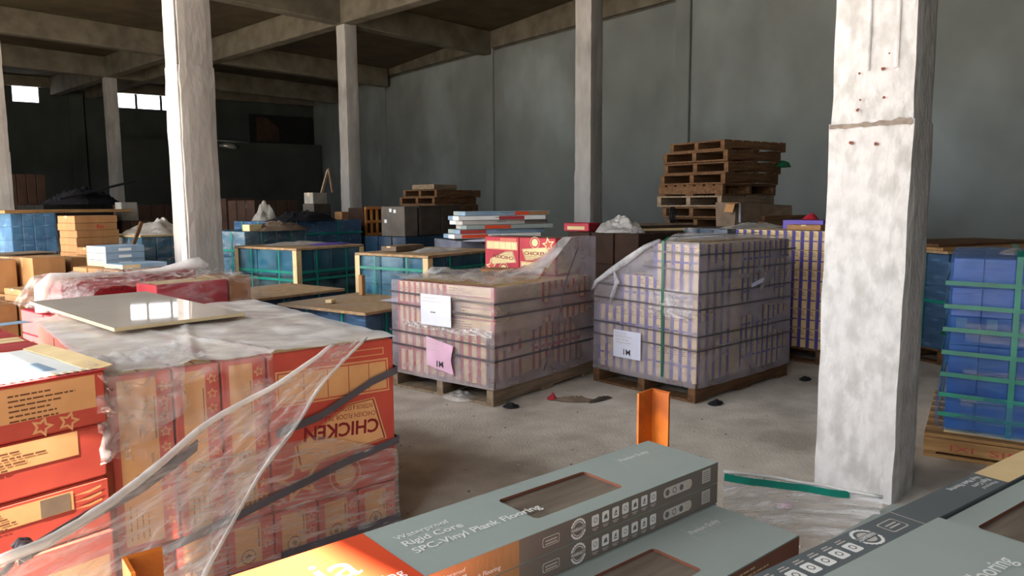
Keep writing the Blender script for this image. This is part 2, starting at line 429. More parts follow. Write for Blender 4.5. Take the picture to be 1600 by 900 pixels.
# far wall with clerestory windows; local x runs from the corner
FC = Vector((21.5, 33.5, 0)); FA = math.degrees(math.atan2(0.243, -0.97))
b = MB(); SILL, HEAD = 5.92, 6.76
b.box(-1, 0, 0, 26, 0, 0, 'far_wall_paint') if False else None
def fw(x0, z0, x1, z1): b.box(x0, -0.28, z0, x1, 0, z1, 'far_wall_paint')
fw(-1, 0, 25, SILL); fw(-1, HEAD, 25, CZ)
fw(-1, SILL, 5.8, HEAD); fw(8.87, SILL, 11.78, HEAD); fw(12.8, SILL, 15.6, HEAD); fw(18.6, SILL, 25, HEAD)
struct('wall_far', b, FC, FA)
for i, (x0, x1, mull) in enumerate(((11.78, 12.8, ()), (5.8, 8.87, (8.09, 7.06)), (15.6, 18.6, (16.6, 17.6)))):
    b = MB(); t = 0.05
    b.box(x0, -0.2, SILL, x1, -0.1, SILL + t, 'window_frame_paint'); b.box(x0, -0.2, HEAD - t, x1, -0.1, HEAD, 'window_frame_paint')
    b.box(x0, -0.2, SILL, x0 + t, -0.1, HEAD, 'window_frame_paint'); b.box(x1 - t, -0.2, SILL, x1, -0.1, HEAD, 'window_frame_paint')
    f = struct('window_%d' % (i + 1), b, FC, FA)
    xs = [x0 + t] + sorted(mull) + [x1 - t]
    for m in mull:
        q = MB(); q.box(m - 0.05, -0.2, SILL + t, m + 0.05, -0.1, HEAD - t, 'window_frame_paint'); q.build('mullion', f)
    for k in range(len(xs) - 1):
        q = MB(); q.box(xs[k] + 0.05 * (k > 0), -0.156, SILL + t, xs[k + 1] - 0.05 * (k < len(xs) - 2), -0.15, HEAD - t, 'window_glass'); q.build('pane', f)
b = MB(); b.box(10.2, 0, 0, 10.75, 0.22, CZ - 0.6, 'far_wall_paint', 0.015); struct('trim_6', b, FC, FA)
b = MB(); b.box(-1, 0.001, CZ - 0.42, 24.5, 0.25, CZ, 'beam_concrete'); struct('trim_7', b, FC, FA)
# dark partition in front of the far wall, with an open loft above it
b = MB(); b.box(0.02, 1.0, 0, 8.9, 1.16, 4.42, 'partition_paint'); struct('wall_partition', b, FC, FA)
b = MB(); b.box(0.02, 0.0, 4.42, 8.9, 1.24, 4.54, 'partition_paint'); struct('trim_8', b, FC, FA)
b = MB(); b.box(0.1, 0.12, 4.55, 3.2, 0.2, 6.0, 'dark_void'); b.poly(Frame((3.1, 0.2, 4.6), (-1, 0, 0), (0, 0, 1)), [(0.2, 0.1), (1.3, 0.1), (1.3, 0.75), (0.75, 1.25), (0.2, 1.25)], 'dark_brown', 0.01)
loft = b.build('loft_panel', None, FC, FA)
tag(loft, 'dark brown and black board panel standing on the loft above the dark partition', 'panel')
b = MB(); b.tube([(5.6, 1.32, 4.62), (5.2, 1.34, 4.56), (4.6, 1.34, 4.55), (3.6, 1.32, 4.52)], 0.035, 'steel_pale')
o = b.build('metal_pipe', None, FC, FA); tag(o, 'thin pale metal pipe running along the top edge of the dark partition', 'pipe')
b = MB(); b.tube([(4.9, 1.25, 4.34), (4.6, 1.3, 4.34), (4.3, 1.36, 4.3), (4.15, 1.38, 4.24)], [0.06, 0.12, 0.13, 0.07], 'steel_pale', 10)
o = b.build('metal_fitting', None, FC, FA); tag(o, 'small pale lamp head below the pipe on the dark partition', 'lamp')  # short bent tube of pale metal at the partition edge
# unseen left wall; its gates, pier and low lintel are set to shape the light, wall behind the camera
GATES = ((-0.9, 0.62), (2.08, 4.0), (4.7, 12.4), (13.2, 19.5)); GH = 6.14  # pier after the first gate added to keep sun off the film sheet
b = MB(); X0, X1 = -2.6, -2.3
b.box(X0, -6.4, GH, X1, 44, CZ, 'cement_render')
b.box(X0, GATES[0][0], 6.02, X1, GATES[0][1], GH, 'cement_render')  # lowered lintel added to trim the sun patch on the plank cartons
prev = -6.4
for g0, g1 in GATES:
    b.box(X0, prev, 0, X1, g0, GH, 'cement_render'); prev = g1
b.box(X0, prev, 0, X1, 44, GH, 'cement_render')
struct('wall_left', b)
for g0, g1 in GATES:
    portal('gate_daylight', (-2.31, (g0 + g1) / 2, GH / 2), g1 - g0, GH, (0, radians(-90), 0))
portal('window_daylight', (FC.x - 0.97 * 7.3, FC.y + 0.243 * 7.3, 6.34), 0.84, 3.0, (radians(90), 0, radians(FA)))
b = MB(); b.box(-2.6, -6.7, 0, 16, -6.4, CZ, 'cement_render'); struct('wall_back', b)
# roof beams
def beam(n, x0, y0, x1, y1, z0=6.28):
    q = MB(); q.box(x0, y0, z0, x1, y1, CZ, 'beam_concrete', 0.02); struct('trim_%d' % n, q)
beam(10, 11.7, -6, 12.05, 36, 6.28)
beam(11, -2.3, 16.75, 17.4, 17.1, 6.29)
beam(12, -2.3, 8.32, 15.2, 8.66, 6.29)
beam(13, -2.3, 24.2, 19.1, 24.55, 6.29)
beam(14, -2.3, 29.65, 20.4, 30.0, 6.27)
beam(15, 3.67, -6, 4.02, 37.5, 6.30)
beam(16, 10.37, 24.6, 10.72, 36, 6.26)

# ------------------------------------------------------------------ concrete columns
def column(label, x, y, s=0.4, mat_='column_concrete', joint=1.95, h=6.3, seed=0, wob=0.006, scar=False):
    t = thing('concrete_column', label, 'column', (x, y, 0))
    def lift(z0, z1, grow, nm):
        q = MB(); n = 5; rows = max(4, int((z1 - z0) / 0.14))
        per = []
        for k in range(4 * n):
            side, f = divmod(k, n); f /= n
            per.append([(f, 0), (1, f), (1 - f, 1), (0, 1 - f)][side])
        V = []
        for r in range(rows + 1):
            z = z0 + (z1 - z0) * r / rows
            for a, c in per:
                px, py = (a - 0.5) * (s + grow), (c - 0.5) * (s + grow)
                corner = (a in (0, 1)) and (c in (0, 1))
                k = 1.0 - (0.012 if corner else 0) / (s * 0.7)
                px *= k; py *= k
                dx = wob * nz(px * 2 + seed, py * 2, z * 1.4) + wob * 0.8 * nz(px * 6, py * 6 + seed, z * 7)
                dy = wob * nz(py * 2 - seed, px * 2 + 5, z * 1.4) + wob * 0.8 * nz(px * 6 + 9, py * 6 + seed, z * 7)
                if corner: dx += wob * 1.4 * nz(seed, a * 7 + c * 3, z * 9); dy += wob * 1.4 * nz(seed + 4, a * 5 + c * 3, z * 9)
                V.append((s / 2 + px + dx, s / 2 + py + dy, z))
        m = 4 * n
        F = [(r * m + k, r * m + (k + 1) % m, (r + 1) * m + (k + 1) % m, (r + 1) * m + k) for r in range(rows) for k in range(m)]
        F += [tuple(range(m - 1, -1, -1)), tuple(rows * m + k for k in range(m))]
        q.add(V, F, mat_)
        return q.build(nm, t)
    lift(0, joint, 0.008, 'lower_lift'); lift(joint, h, -0.008, 'upper_lift')
    return t
c1 = column('white square concrete column with a rough joint and rust spots beside the blue pallet load', 3.98, 1.013, mat_='column_paint', seed=3)
q = MB(); fr = Frame((0, 0.4, 0), (0, -1, 0), (0, 0, 1))
for a, zz, r in ((0.145, 2.19, 0.008), (0.255, 2.20, 0.011), (0.155, 2.06, 0.006), (0.265, 2.06, 0.008), (0.145, 2.01, 0.009), (0.28, 2.27, 0.005), (0.12, 1.85, 0.012), (0.24, 1.835, 0.011), (0.34, 2.6, 0.008), (0.1, 2.63, 0.005)):
    pts = [(a + r * cos(t * 0.785) * random.uniform(0.7, 1.3), zz + r * sin(t * 0.785) * random.uniform(0.5, 1.2)) for t in range(8)]
    q.poly(fr, pts, 'rust_spot', 0.012)
o = q.build('rust_spot', c1); o['kind'] = 'stuff'
q = MB(); pts = []
for k in range(22):
    a = 0.01 + 0.385 * k / 21; pts.append((a, 1.93 + 0.010 * nz(a * 30, 2) - 0.004))
for k in range(21, -1, -1):
    a = 0.01 + 0.385 * k / 21; pts.append((a, 1.945 + 0.012 * nz(a * 25, 7) + 0.05 * max(0, a - 0.18) * (1 + nz(a * 20, 3))))
for k in range(21):
    q.poly(fr, [pts[k], pts[k + 1], pts[42 - k], pts[43 - k]], 'column_scar', 0.0105)
q.build('joint_scar', c1)
for a in (0.17, 0.30):
    q = MB(); V = [(fr.pt(a + 0.008 * nz(zz * 3, a), zz, 0.010), fr.pt(a + 0.012 + 0.006 * nz(zz * 4, a + 3), zz, 0.0125), fr.pt(a + 0.018 + 0.008 * nz(zz * 3, a), zz, 0.010)) for zz in [2.2 + 0.5 * k / 14 for k in range(15)]]
    P = [p for t3 in V for p in t3]
    q.add(P, [(3 * k, 3 * k + 1, 3 * k + 4, 3 * k + 3) for k in range(14)] + [(3 * k + 1, 3 * k + 2, 3 * k + 5, 3 * k + 4) for k in range(14)], 'column_paint')
    q.build('formwork_ridge', c1)
c2 = column('grey concrete column with a pale plaster strip standing behind the second chicken pallet', 3.65, 8.26, joint=3.1, seed=11)
column('tall concrete column with one pale face standing behind the two film-wrapped labelled pallets', 11.667, 8.61, joint=2.2, seed=17)
column('slim grey column in front of the long wall with an orange crate at its foot', 11.778, 16.70, joint=2.6, seed=23)
column('thin distant column between the two high windows of the far wall', 10.37, 29.62, joint=2.6, seed=29)
column('grey column standing beyond the tall blue load with the long board', 3.66, 16.7, joint=2.6, seed=31)
column('concrete column hidden behind the plaster-striped column', 11.3, 24.18, joint=2.6, seed=37)
q = MB()
for z0, z1 in ((0, 3.1), (3.1, 6.2)):
    q.box(-0.022, 0.03, z0, 0.0, 0.16, z1, 'column_paint', 0.006)
q.build('plaster_strip', c2)

# ================================================================== builders of the goods
_pal = {}
def pallet(label, x, y, rz, lx, ly, wood='old_wood', n=7, h=0.147, z=0.0, group=None, cat='pallet', along='x'):
    """Stringer pallet: every board and every stringer is a piece of its own."""
    t = thing('wooden_pallet', label, cat, (x, y, z), rz, group)
    key = (round(lx, 2), round(ly, 2), wood, n, round(h, 3), along)
    if key not in _pal:
        bw = (lx / n) * 0.80 if along == 'x' else (ly / n) * 0.80
        q = MB()
        if along == 'x': q.box(0, 0, 0, bw, ly, 0.022, wood, 0.003)
        else: q.box(0, 0, 0, lx, bw, 0.022, wood, 0.003)
        s = MB()
        if along == 'x': s.box(0, 0, 0, lx, 0.07, h - 0.044, wood, 0.004)
        else: s.box(0, 0, 0, 0.07, ly, h - 0.044, wood, 0.004)
        _pal[key] = (q.mesh('deck_board'), s.mesh('stringer'), bw)
    dm, sm_, bw = _pal[key]
    for k in range(n):
        o = (lx - bw) * k / (n - 1) if along == 'x' else (ly - bw) * k / (n - 1)
        inst('deck_board', dm, t, (o, 0, h - 0.022) if along == 'x' else (0, o, h - 0.022), random.uniform(-0.3, 0.3))
    for f in (0, 0.5, 1):
        inst('stringer', sm_, t, (0, f * (ly - 0.07), 0.022) if along == 'x' else (f * (lx - 0.07), 0, 0.022))
        o = f * ((lx if along == 'x' else ly) - bw)
        inst('bottom_board', dm, t, (o, 0, 0) if along == 'x' else (0, o, 0))
    return t
def carton(name, label, x, y, z, rz, lx, ly, lz, m='kraft', tape='tape', group=None, top=None, c=0.004, seam='x', cat='carton'):
    """Closed carton: chamfered body, a slit between the top flaps and a tape strip over it and down the ends."""
    b = MB(); b.box(0, 0, 0, lx, ly, lz, m, c, top)
    o = b.build(name, None, (x, y, z), rz)
    tag(o, label, cat, group)
    if tape:
        q = MB(); w_ = min(0.025, 0.2 * min(lx, ly))
        if seam == 'x':
            q.box(0.002, ly / 2 - w_, lz, lx - 0.002, ly / 2 + w_, lz + 0.0008, tape)
            q.box(-0.0008, ly / 2 - w_, lz * 0.7, 0.0, ly / 2 + w_, lz + 0.0008, tape)
            q.box(lx, ly / 2 - w_, lz * 0.7, lx + 0.0008, ly / 2 + w_, lz + 0.0008, tape)
        else:
            q.box(lx / 2 - w_, 0.002, lz, lx / 2 + w_, ly - 0.002, lz + 0.0008, tape)
            q.box(lx / 2 - w_, -0.0008, lz * 0.7, lx / 2 + w_, 0, lz + 0.0008, tape)
        q.build('tape', o)
    return o
def bars(b, fr, a0, a1, top, n, dy, m, h=0.001, th=0.35):
    for k in range(n):
        e = a0 + (a1 - a0) * random.uniform(0.55, 1.0)
        a = a0
        while a < e:
            w_ = random.uniform(0.012, 0.04) * (dy / 0.02)
            b.rect(fr, a, top - k * dy - dy * th, min(a + w_, e), top - k * dy, m, h)
            a += w_ + 0.25 * dy
def wall_skin(b, x0, y0, x1, y1, z0, z1, m, amp=0.01, s=5.0, nu=16, nv=14, top=True, bulge=0.0, seed=0.0, topfn=None):
    """Wrinkled film skin round a box, four sides and the top, standing a little off it."""
    def side(px, py, qx, qy, nx, ny):
        def fn(u, v):
            x = px + (qx - px) * u; y = py + (qy - py) * u; zt = z1 if topfn is None else topfn(x, y)
            z = z0 + (zt - z0) * v
            e = sin(pi * u) ** 0.5 if 0 < u < 1 else 0
            d = amp * (0.6 + nz(x * s + seed, y * s, z * s * 1.6)) * e + bulge * (1 - v) ** 3 * (0.4 + 0.6 * e)
            return (x + nx * d, y + ny * d, z)
        b.grid(fn, nu, nv, m)
    side(x0, y0, x1, y0, 0, -1); side(x1, y0, x1, y1, 1, 0); side(x1, y1, x0, y1, 0, 1); side(x0, y1, x0, y0, -1, 0)
    if top:
        def fn(u, v):
            x = x0 + (x1 - x0) * u; y = y0 + (y1 - y0) * v
            e = min(1, 6 * min(u, 1 - u, v, 1 - v)); zt = z1 if topfn is None else topfn(x, y)
            return (x, y, zt + amp * 1.2 * (0.7 + nz(x * s + seed, y * s, 3)) * e)
        b.grid(fn, nu, nu, m)
def wrapped_load(label, x, y, rz, lx, ly, z0, z1, m='navy_wrap', film='blue_film', cap='chipboard', strap='green_strap', hz=(0.35, 0.7), corner=False, cells=(4, 3, 3), group=None, cat='tile load', over=0.02, pal=True, pal_wood='old_wood', dark_low=None, pl=None, vstraps=2):
    """Block of tile packs on its pallet: packs, tinted film, straps, a capping board and corner boards."""
    if pal:
        pallet(pl or ('dark wooden pallet under the ' + label[:60]), x, y, rz, lx, ly, pal_wood)
        z0 = 0.148
    t = thing('wrapped_tile_load', label, cat, (x, y, z0), rz, group)
    H_ = z1 - z0 - (0.03 if cap else 0)
    b = MB(); g = 0.004
    nx_, ny_, nz_ = cells
    for i in range(nx_):
        for j in range(ny_):
            for k in range(nz_):
                if 0 < i < nx_ - 1 and 0 < j < ny_ - 1 and k < nz_ - 1: continue
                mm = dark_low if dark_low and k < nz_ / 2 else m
                b.box(lx * i / nx_ + g + 0.012, ly * j / ny_ + g + 0.012, H_ * k / nz_ + g * 0.5, lx * (i + 1) / nx_ - g - 0.0, ly * (j + 1) / ny_ - g, H_ * (k + 1) / nz_ - g * 0.5, mm, 0.006)
    o = b.build('tile_pack', t); o['kind'] = 'stuff'
    if film:
        b = MB(); wall_skin(b, 0, 0, lx, ly, 0.0, H_, film, 0.012, 5, 14, 10, top=False, seed=x); b.build('film', t)
    if strap:
        for f in hz:
            b = MB(); z = H_ * f; e = 0.018
            b.ribbon([(-e, ly * 0.5, z), (-e, ly + e, z), (lx + e, ly + e, z), (lx + e, -e, z), (-e, -e, z), (-e, ly * 0.5, z)], (0, 0, 0.014), strap, 0.0015)
            b.build('strap', t)
        for k in range(vstraps):
            f = (k + 0.6) / (vstraps + 0.2)
            b = MB(); e = 0.018
            b.box(lx * f - 0.012, -e, 0, lx * f + 0.012, -e + 0.003, H_, strap)
            b.build('strap', t); b = MB()
            b.box(-e, ly * f - 0.012, 0, -e + 0.003, ly * f + 0.012, H_, strap)
            b.build('strap', t)
    if corner:
        for (cx, cy_, sx, sy) in ((0, 0, 1, 1), (0, ly, 1, -1), (lx, 0, -1, 1)):
            b = MB(); e = 0.02
            b.box(min(cx - sx * e, cx + sx * 0.05), min(cy_ - sy * e, cy_ - sy * (e - 0.006)), 0, max(cx - sx * e, cx + sx * 0.05), max(cy_ - sy * e, cy_ - sy * (e - 0.006)), H_, 'kraft_pale')
            b.box(min(cx - sx * e, cx - sx * (e - 0.006)), min(cy_ - sy * e, cy_ + sy * 0.05), 0, max(cx - sx * e, cx - sx * (e - 0.006)), max(cy_ - sy * e, cy_ + sy * 0.05), H_, 'kraft_pale')
            b.build('corner_board', t)
    if cap:
        b = MB(); b.box(-over, -over, H_ + 0.002, lx + over, ly + over, H_ + 0.028, cap, 0.003, None)
        for f in (0.2, 0.5, 0.8): b.box(-over - 0.002, ly * f - 0.02, H_ + 0.006, -over, ly * f + 0.02, H_ + 0.024, 'chip_edge')
        b.build('cap_board', t)
    return t

# ------------------------------------------------------------------ cartons of the chicken-branded floor tiles
RED = 'red_print'
def chicken_face(b, fr, W, Hh, m='yellow_print', flip=True, ink='dark_red_ink'):
    """Large face as seen on the near pallet: upside-down panel, name board, star and rings (no mascot)."""
    k = W / 0.59; kv = Hh / 0.66
    def P(a, c): return (a * k, Hh - c * kv) if flip else (W - a * k, c * kv)
    def poly(pts, mm, h): b.poly(fr, [P(*p) for p in pts][::-1], mm, h)
    b.rect(fr, 0.004, 0.004, W - 0.004, Hh - 0.004, RED if m == 'yellow_print' else 'crimson_print', 0.0006)
    poly([(0.03, 0.075), (0.56, 0.085), (0.565, 0.235), (0.03, 0.225)], m, 0.0012)
    poly([(0.037, 0.082), (0.553, 0.092), (0.558, 0.228), (0.037, 0.218)], RED, 0.0016)
    poly([(0.043, 0.088), (0.547, 0.098), (0.552, 0.222), (0.043, 0.212)], m, 0.0020)
    for a in (0.15, 0.26, 0.36, 0.46): poly([(a, 0.094), (a + 0.003, 0.094), (a + 0.003, 0.215), (a, 0.215)], ink, 0.0024)
    poly([(0.28, 0.03), (0.54, 0.034), (0.54, 0.066), (0.28, 0.062)], m, 0.0012)
    poly([(0.285, 0.034), (0.535, 0.038), (0.535, 0.062), (0.285, 0.058)], RED, 0.0016)
    name = [(0.487, 0.255), (0.545, 0.455), (0.115, 0.505), (0.10, 0.40), (0.36, 0.262)]
    poly(name, m, 0.0012)
    cx = sum(p[0] for p in name) / 5; cc = sum(p[1] for p in name) / 5
    sh = lambda q: [(cx + (a - cx) * q, cc + (c - cc) * q) for a, c in name]
    poly(sh(0.965), ink, 0.0016); poly(sh(0.93), m, 0.0020)
    r = 180 if flip else 0
    def T(a, c, size, s, width, bold=0.0, slope=4.0):
        p = P(a, c)
        b.text(fr, p[0], p[1], size * kv, s, ink, 0.0026, bold, rot=r - slope if flip else r, width=width * k)
    T(0.505, 0.355, 0.085, 'CHICKEN', 0.36, 0.025)
    T(0.49, 0.315, 0.030, 'CHICKEN FLOOR TILE', 0.25, 0.0, 3.5)
    T(0.475, 0.278, 0.030, 'INTERIOR & EXTERIOR', 0.19, 0.0, 3.5)
    for (a, c, q) in ((0.115, 0.545, 0.105), ):
        p = P(a, c); rt_ = 100
        b.star(fr, p[0], p[1], q * k, m, 0.0016, rt_, 0.45); b.star(fr, p[0], p[1], q * 0.66 * k, RED, 0.0020, rt_, 0.45)
    p = P(0.33, 0.575)
    b.ring2(fr, p[0], p[1], 0.070 * k, 0.077 * k, m, 0.0030); b.ring2(fr, p[0], p[1], 0.0, 0.05 * k, m, 0.0030)
def chicken_end(b, fr, W, Hh, m='yellow_print'):
    """Narrow face: kraft panel with print lines between red borders, a column of outlined stars, a recycling ring."""
    b.rect(fr, 0.003, 0.003, W - 0.003, Hh - 0.003, RED, 0.0006)
    b.rect(fr, 0.028, 0.02, W - 0.055, Hh - 0.02, m, 0.0012)
    s = Hh - 0.06
    while s > 0.05:
        b.star(fr, W - 0.030, s, 0.022, m, 0.0012, 90 if int(s * 50) % 2 else 30, 0.5); b.star(fr, W - 0.030, s, 0.013, RED, 0.0016, 90, 0.5)
        s -= 0.058
    if Hh > 0.4:
        b.ring2(fr, W * 0.42, Hh * 0.40, 0.018, 0.022, 'brown_ink', 0.0016, 20)
        b.star(fr, W * 0.42, Hh * 0.40, 0.012, 'brown_ink', 0.0016, 90, 0.6)
        for q in range(4): bars(b, Frame(fr.pt(0.045 + q * 0.02, Hh * 0.06), fr.v, -fr.u), 0, Hh * 0.22, 0.0, 1, 0.012, 'brown_ink', 0.0016)
        b.rect(fr, W - 0.066, Hh * 0.62, W - 0.062, Hh * 0.86, 'brown_ink', 0.0016)
    else:
        b.ring2(fr, W * 0.42, Hh * 0.25, 0.026, 0.031, 'brown_ink', 0.0016, 20); b.star(fr, W * 0.42, Hh * 0.25, 0.016, 'brown_ink', 0.0016, 90, 0.6)
        b.rect(fr, W - 0.068, Hh * 0.4, W - 0.063, Hh * 0.8, 'brown_ink', 0.0016)
def chicken_top(b, lx, ly, lz, m):
    fr = box_frame('+z', lx, ly, lz)
    b.rect(fr, 0.02, 0.02, lx - 0.02, ly - 0.02, m, 0.0008)
    if lx < ly: b.rect(fr, lx / 2 - 0.004, 0.01, lx / 2 + 0.004, ly - 0.01, 'rose_band', 0.0012)
    else: b.rect(fr, 0.01, ly / 2 - 0.004, lx - 0.01, ly / 2 + 0.004, 'rose_band', 0.0012)
_ck = {}
def chicken_carton(label, x, y, z, rz, lx, ly, lz, faces, group=None, topm='kraft_pale', m='yellow_print'):
    key = (round(lx, 3), round(ly, 3), round(lz, 3), faces, topm, m)
    if key not in _ck:
        b = MB(); b.box(0, 0, 0, lx, ly, lz, RED if m == 'yellow_print' else 'crimson_print', 0.006)
        q = MB()
        for sd, kind in faces:
            fr = box_frame(sd, lx, ly, lz); W = lx if sd[1] == 'y' else ly
            if kind == 'L': chicken_face(q, fr, W, lz, m)
            elif kind == 'U': chicken_face(q, fr, W, lz, m, False)
            elif kind == 'E': chicken_end(q, fr, W, lz, m)
        chicken_top(q, lx, ly, lz, topm)
        _ck[key] = (b.mesh('tile_carton'), q.mesh('print'))
    bm_, pm = _ck[key]
    o = inst('tile_carton', bm_, None, (x, y, z), rz); tag(o, label, 'carton', group)
    inst('print', pm, o)
    return o
def place(ox, oy, rz, lx, ly):
    a = radians(rz); return (ox + lx * cos(a) - ly * sin(a), oy + lx * sin(a) + ly * cos(a))

# ================================================================== the near chicken pallet
CX, CY, CR = 0.915, 2.802, -7.9
pallet('low wooden pallet under the film-covered red chicken cartons', *place(CX, CY, CR, 0.0, 0.0), CR, 1.17, 1.74, 'grey_wood', h=0.07)
Z0, ZS, ZT = 0.071, 0.280, 0.945
g1 = 'red chicken tile cartons of the near film-covered pallet'
for k in range(6):
    chicken_carton(ORD[5 - k] + ' bottom-layer tile carton of the near chicken pallet, counted from the floor-side corner', *place(CX, CY, CR, 0.195 * k + 0.002, 0.0), Z0, CR, 0.190, 0.60, ZS - Z0 - 0.004, (('-y', 'E'),) + ((('+x', 'E'),) if k == 5 else ()), 'bottom layer of the near chicken pallet')
xs = (0.0, 0.222, 0.398, 0.582)
ends = ('next to the flat-lying stack', 'between two others like it', 'next to the upside-down CHICKEN carton')
for k in range(3):
    chicken_carton('upright narrow red and yellow tile carton ' + ends[k], *place(CX, CY, CR, xs[k] + 0.003, 0.0), ZS, CR, xs[k + 1] - xs[k] - 0.008, 0.6, ZT - ZS, (('-y', 'E'),))
chicken_carton('large red tile carton with CHICKEN printed upside down on a yellow board', *place(CX, CY, CR, 0.585, 0.0), ZS, CR, 0.585, 0.19, ZT - ZS, (('-y', 'L'),))
for k in (1, 2):
    chicken_carton(ORD[k - 1] + ' red carton standing behind the upside-down CHICKEN carton under the film', *place(CX, CY, CR, 0.585, 0.2 * k), ZS, CR, 0.585, 0.19, ZT - ZS, (('+x', 'E'),), 'cartons behind the upside-down chicken carton')
for r in (1, 2):
    for k in range(6):
        chicken_carton(ORD[5 - k] + ' pale-topped carton of the ' + ('middle', 'rear')[r - 1] + ' row under film, from the open aisle side', *place(CX, CY, CR, 0.195 * k + 0.002, 0.61 * r - (0.04 if r == 2 else 0)), ZS, CR, 0.190, 0.555, ZT - ZS, (('+x', 'U'),) if k == 5 else (), 'rear rows of the near chicken pallet')
        if k in (0, 5) : chicken_carton('hidden bottom carton under the ' + ('middle', 'rear')[r - 1] + ' row at its ' + ('aisle' if k else 'flat-stack') + ' end', *place(CX, CY, CR, 0.195 * k + 0.002, 0.61 * r), Z0, CR, 0.190, 0.5, ZS - Z0 - 0.004, (), 'bottom layer at the back of the near chicken pallet')
# film over the top, hanging down the front in folds
t = thing('stretch_film', 'clear wrinkled stretch film draped over the near chicken pallet', 'film', (CX, CY, 0), CR)
b = MB()
def topf(u, v):
    x = -0.02 + 1.20 * u; y = -0.012 + 1.75 * v
    e = 0.010 + 0.014 * abs(nz(x * 5, y * 5)) + 0.03 * max(0, nz(x * 7 + 4, y * 7)) * max(0, 1 - abs(y - 0.18) * 5) * max(0, 1.1 - x * 1.3)
    ridge = 0.012 * max(0, 1 - abs((x - 0.30 - y * 0.25) * 30)) + 0.012 * max(0, 1 - abs((x - 0.62 + y * 0.3) * 34))
    return (x, y, ZT + e + ridge)
b.grid(topf, 70, 60, 'milky_film')
b.build('film_top', t)
b = MB()
def frontf(u, v):
    x = -0.02 + 0.62 * u; drop = 0.30 + 0.10 * nz(x * 9, 2) + 0.12 * max(0, 1 - abs(x - 0.17) * 6)
    z = ZT + 0.012 - drop * v
    d = 0.010 + 0.020 * abs(nz(x * 14, z * 5, 3)) + 0.012 * sin(x * 60 + 3 * nz(x * 5, z * 4)) * v
    return (x, -0.006 - max(0.002, d), z)
b.grid(frontf, 80, 30, 'clear_film')
b.build('film_skirt', t)
b = MB()
def lowf(u, v):
    x = 0.2 + 0.975 * u; z = 0.52 * v * (0.3 + 0.7 * min(1, 1.6 - u)) + 0.05
    d = 0.008 + 0.012 * abs(nz(x * 4 + z * 14, z * 26 - x * 5, 1))
    return (x, -0.004 - d, z)
b.grid(lowf, 60, 40, 'wrap_film')
b.build('film_wrap', t)
# black straps round the load
for nm, pts in (('strap', [(1.185, 1.0, 0.80), (1.183, -0.014, 0.800), (1.05, -0.016, 0.765), (0.80, -0.018, 0.655), (0.6, -0.02, 0.615)]),
                ('strap', [(1.185, 1.0, 0.47), (1.183, -0.014, 0.470), (0.9, -0.018, 0.425), (0.4, -0.022, 0.31), (0.05, -0.024, 0.24)]),
                ('strap', [(1.185, 1.0, 0.10), (1.183, -0.014, 0.10), (0.6, -0.018, 0.09)])):
    b = MB(); b.ribbon(pts, (0, 0.0, 0.017), 'black_strap'); b.build(nm, t)
# the loose sheet torn off and pulled across to the floor in front
t2 = thing('loose_film_sheet', 'large torn sheet of clear film slanting down from the near chicken pallet', 'film', (0, 0, 0))
A = [Vector(p) for p in ((1.712, 2.578, 0.972), (1.458, 2.554, 0.866), (1.154, 2.514, 0.785), (0.902, 2.39, 0.709), (0.721, 2.284, 0.674), (0.533, 2.173, 0.663), (0.371, 2.129, 0.67))]
B_ = [Vector(p) for p in ((1.873, 2.568, 0.983), (1.6, 2.486, 0.851), (1.419, 2.396, 0.736), (1.207, 2.261, 0.66), (1.008, 2.097, 0.58), (0.846, 1.967, 0.50), (0.727, 1.861, 0.40))]
def crv(Pn, t_):
    t_ = min(t_, 0.9999) * (len(Pn) - 1); i = int(t_); f = t_ - i
    p0 = Pn[max(i - 1, 0)]; p1 = Pn[i]; p2 = Pn[i + 1]; p3 = Pn[min(i + 2, len(Pn) - 1)]
    return 0.5 * ((2 * p1) + (p2 - p0) * f + (2 * p0 - 5 * p1 + 4 * p2 - p3) * f * f + (3 * p1 - p0 - 3 * p2 + p3) * f ** 3)
def sheet(u, v):
    p = crv(A, u) * (1 - v) + crv(B_, u) * v
    s = 0.25 + 0.75 * u
    d = 0.030 * s * sin(v * 26 + 4 * nz(u * 3, v * 3)) * (0.35 + 0.65 * abs(nz(u * 2.5, v * 9, 4))) + 0.02 * s * nz(u * 14, v * 16)
    edge = 0.018 * max(0, 1 - v * 9) + 0.02 * max(0, 1 - (1 - v) * 10)
    return p + Vector((-0.35, -0.8, 0.45)) * (d + edge)
b = MB(); b.grid(sheet, 110, 90, 'sheet_film'); b.build('film_sheet', t2)
b = MB(); b.tube([crv(A, k / 30) + Vector((-0.005, -0.012, 0.008 + 0.004 * nz(k * 0.7, 1))) for k in range(29)], [0.006 + 0.012 * (k / 30) ** 0.5 * (0.8 + 0.4 * abs(nz(k * 0.5, 3))) for k in range(29)], 'milky_film', 8); b.build('rolled_edge', t2)
b = MB(); b.tube([crv(B_, k / 30) + Vector((-0.005, -0.012, 0.004)) for k in range(30)], [0.005 + 0.007 * abs(nz(k * 0.4, 9)) for k in range(30)], 'milky_film', 8); b.build('rolled_edge', t2)
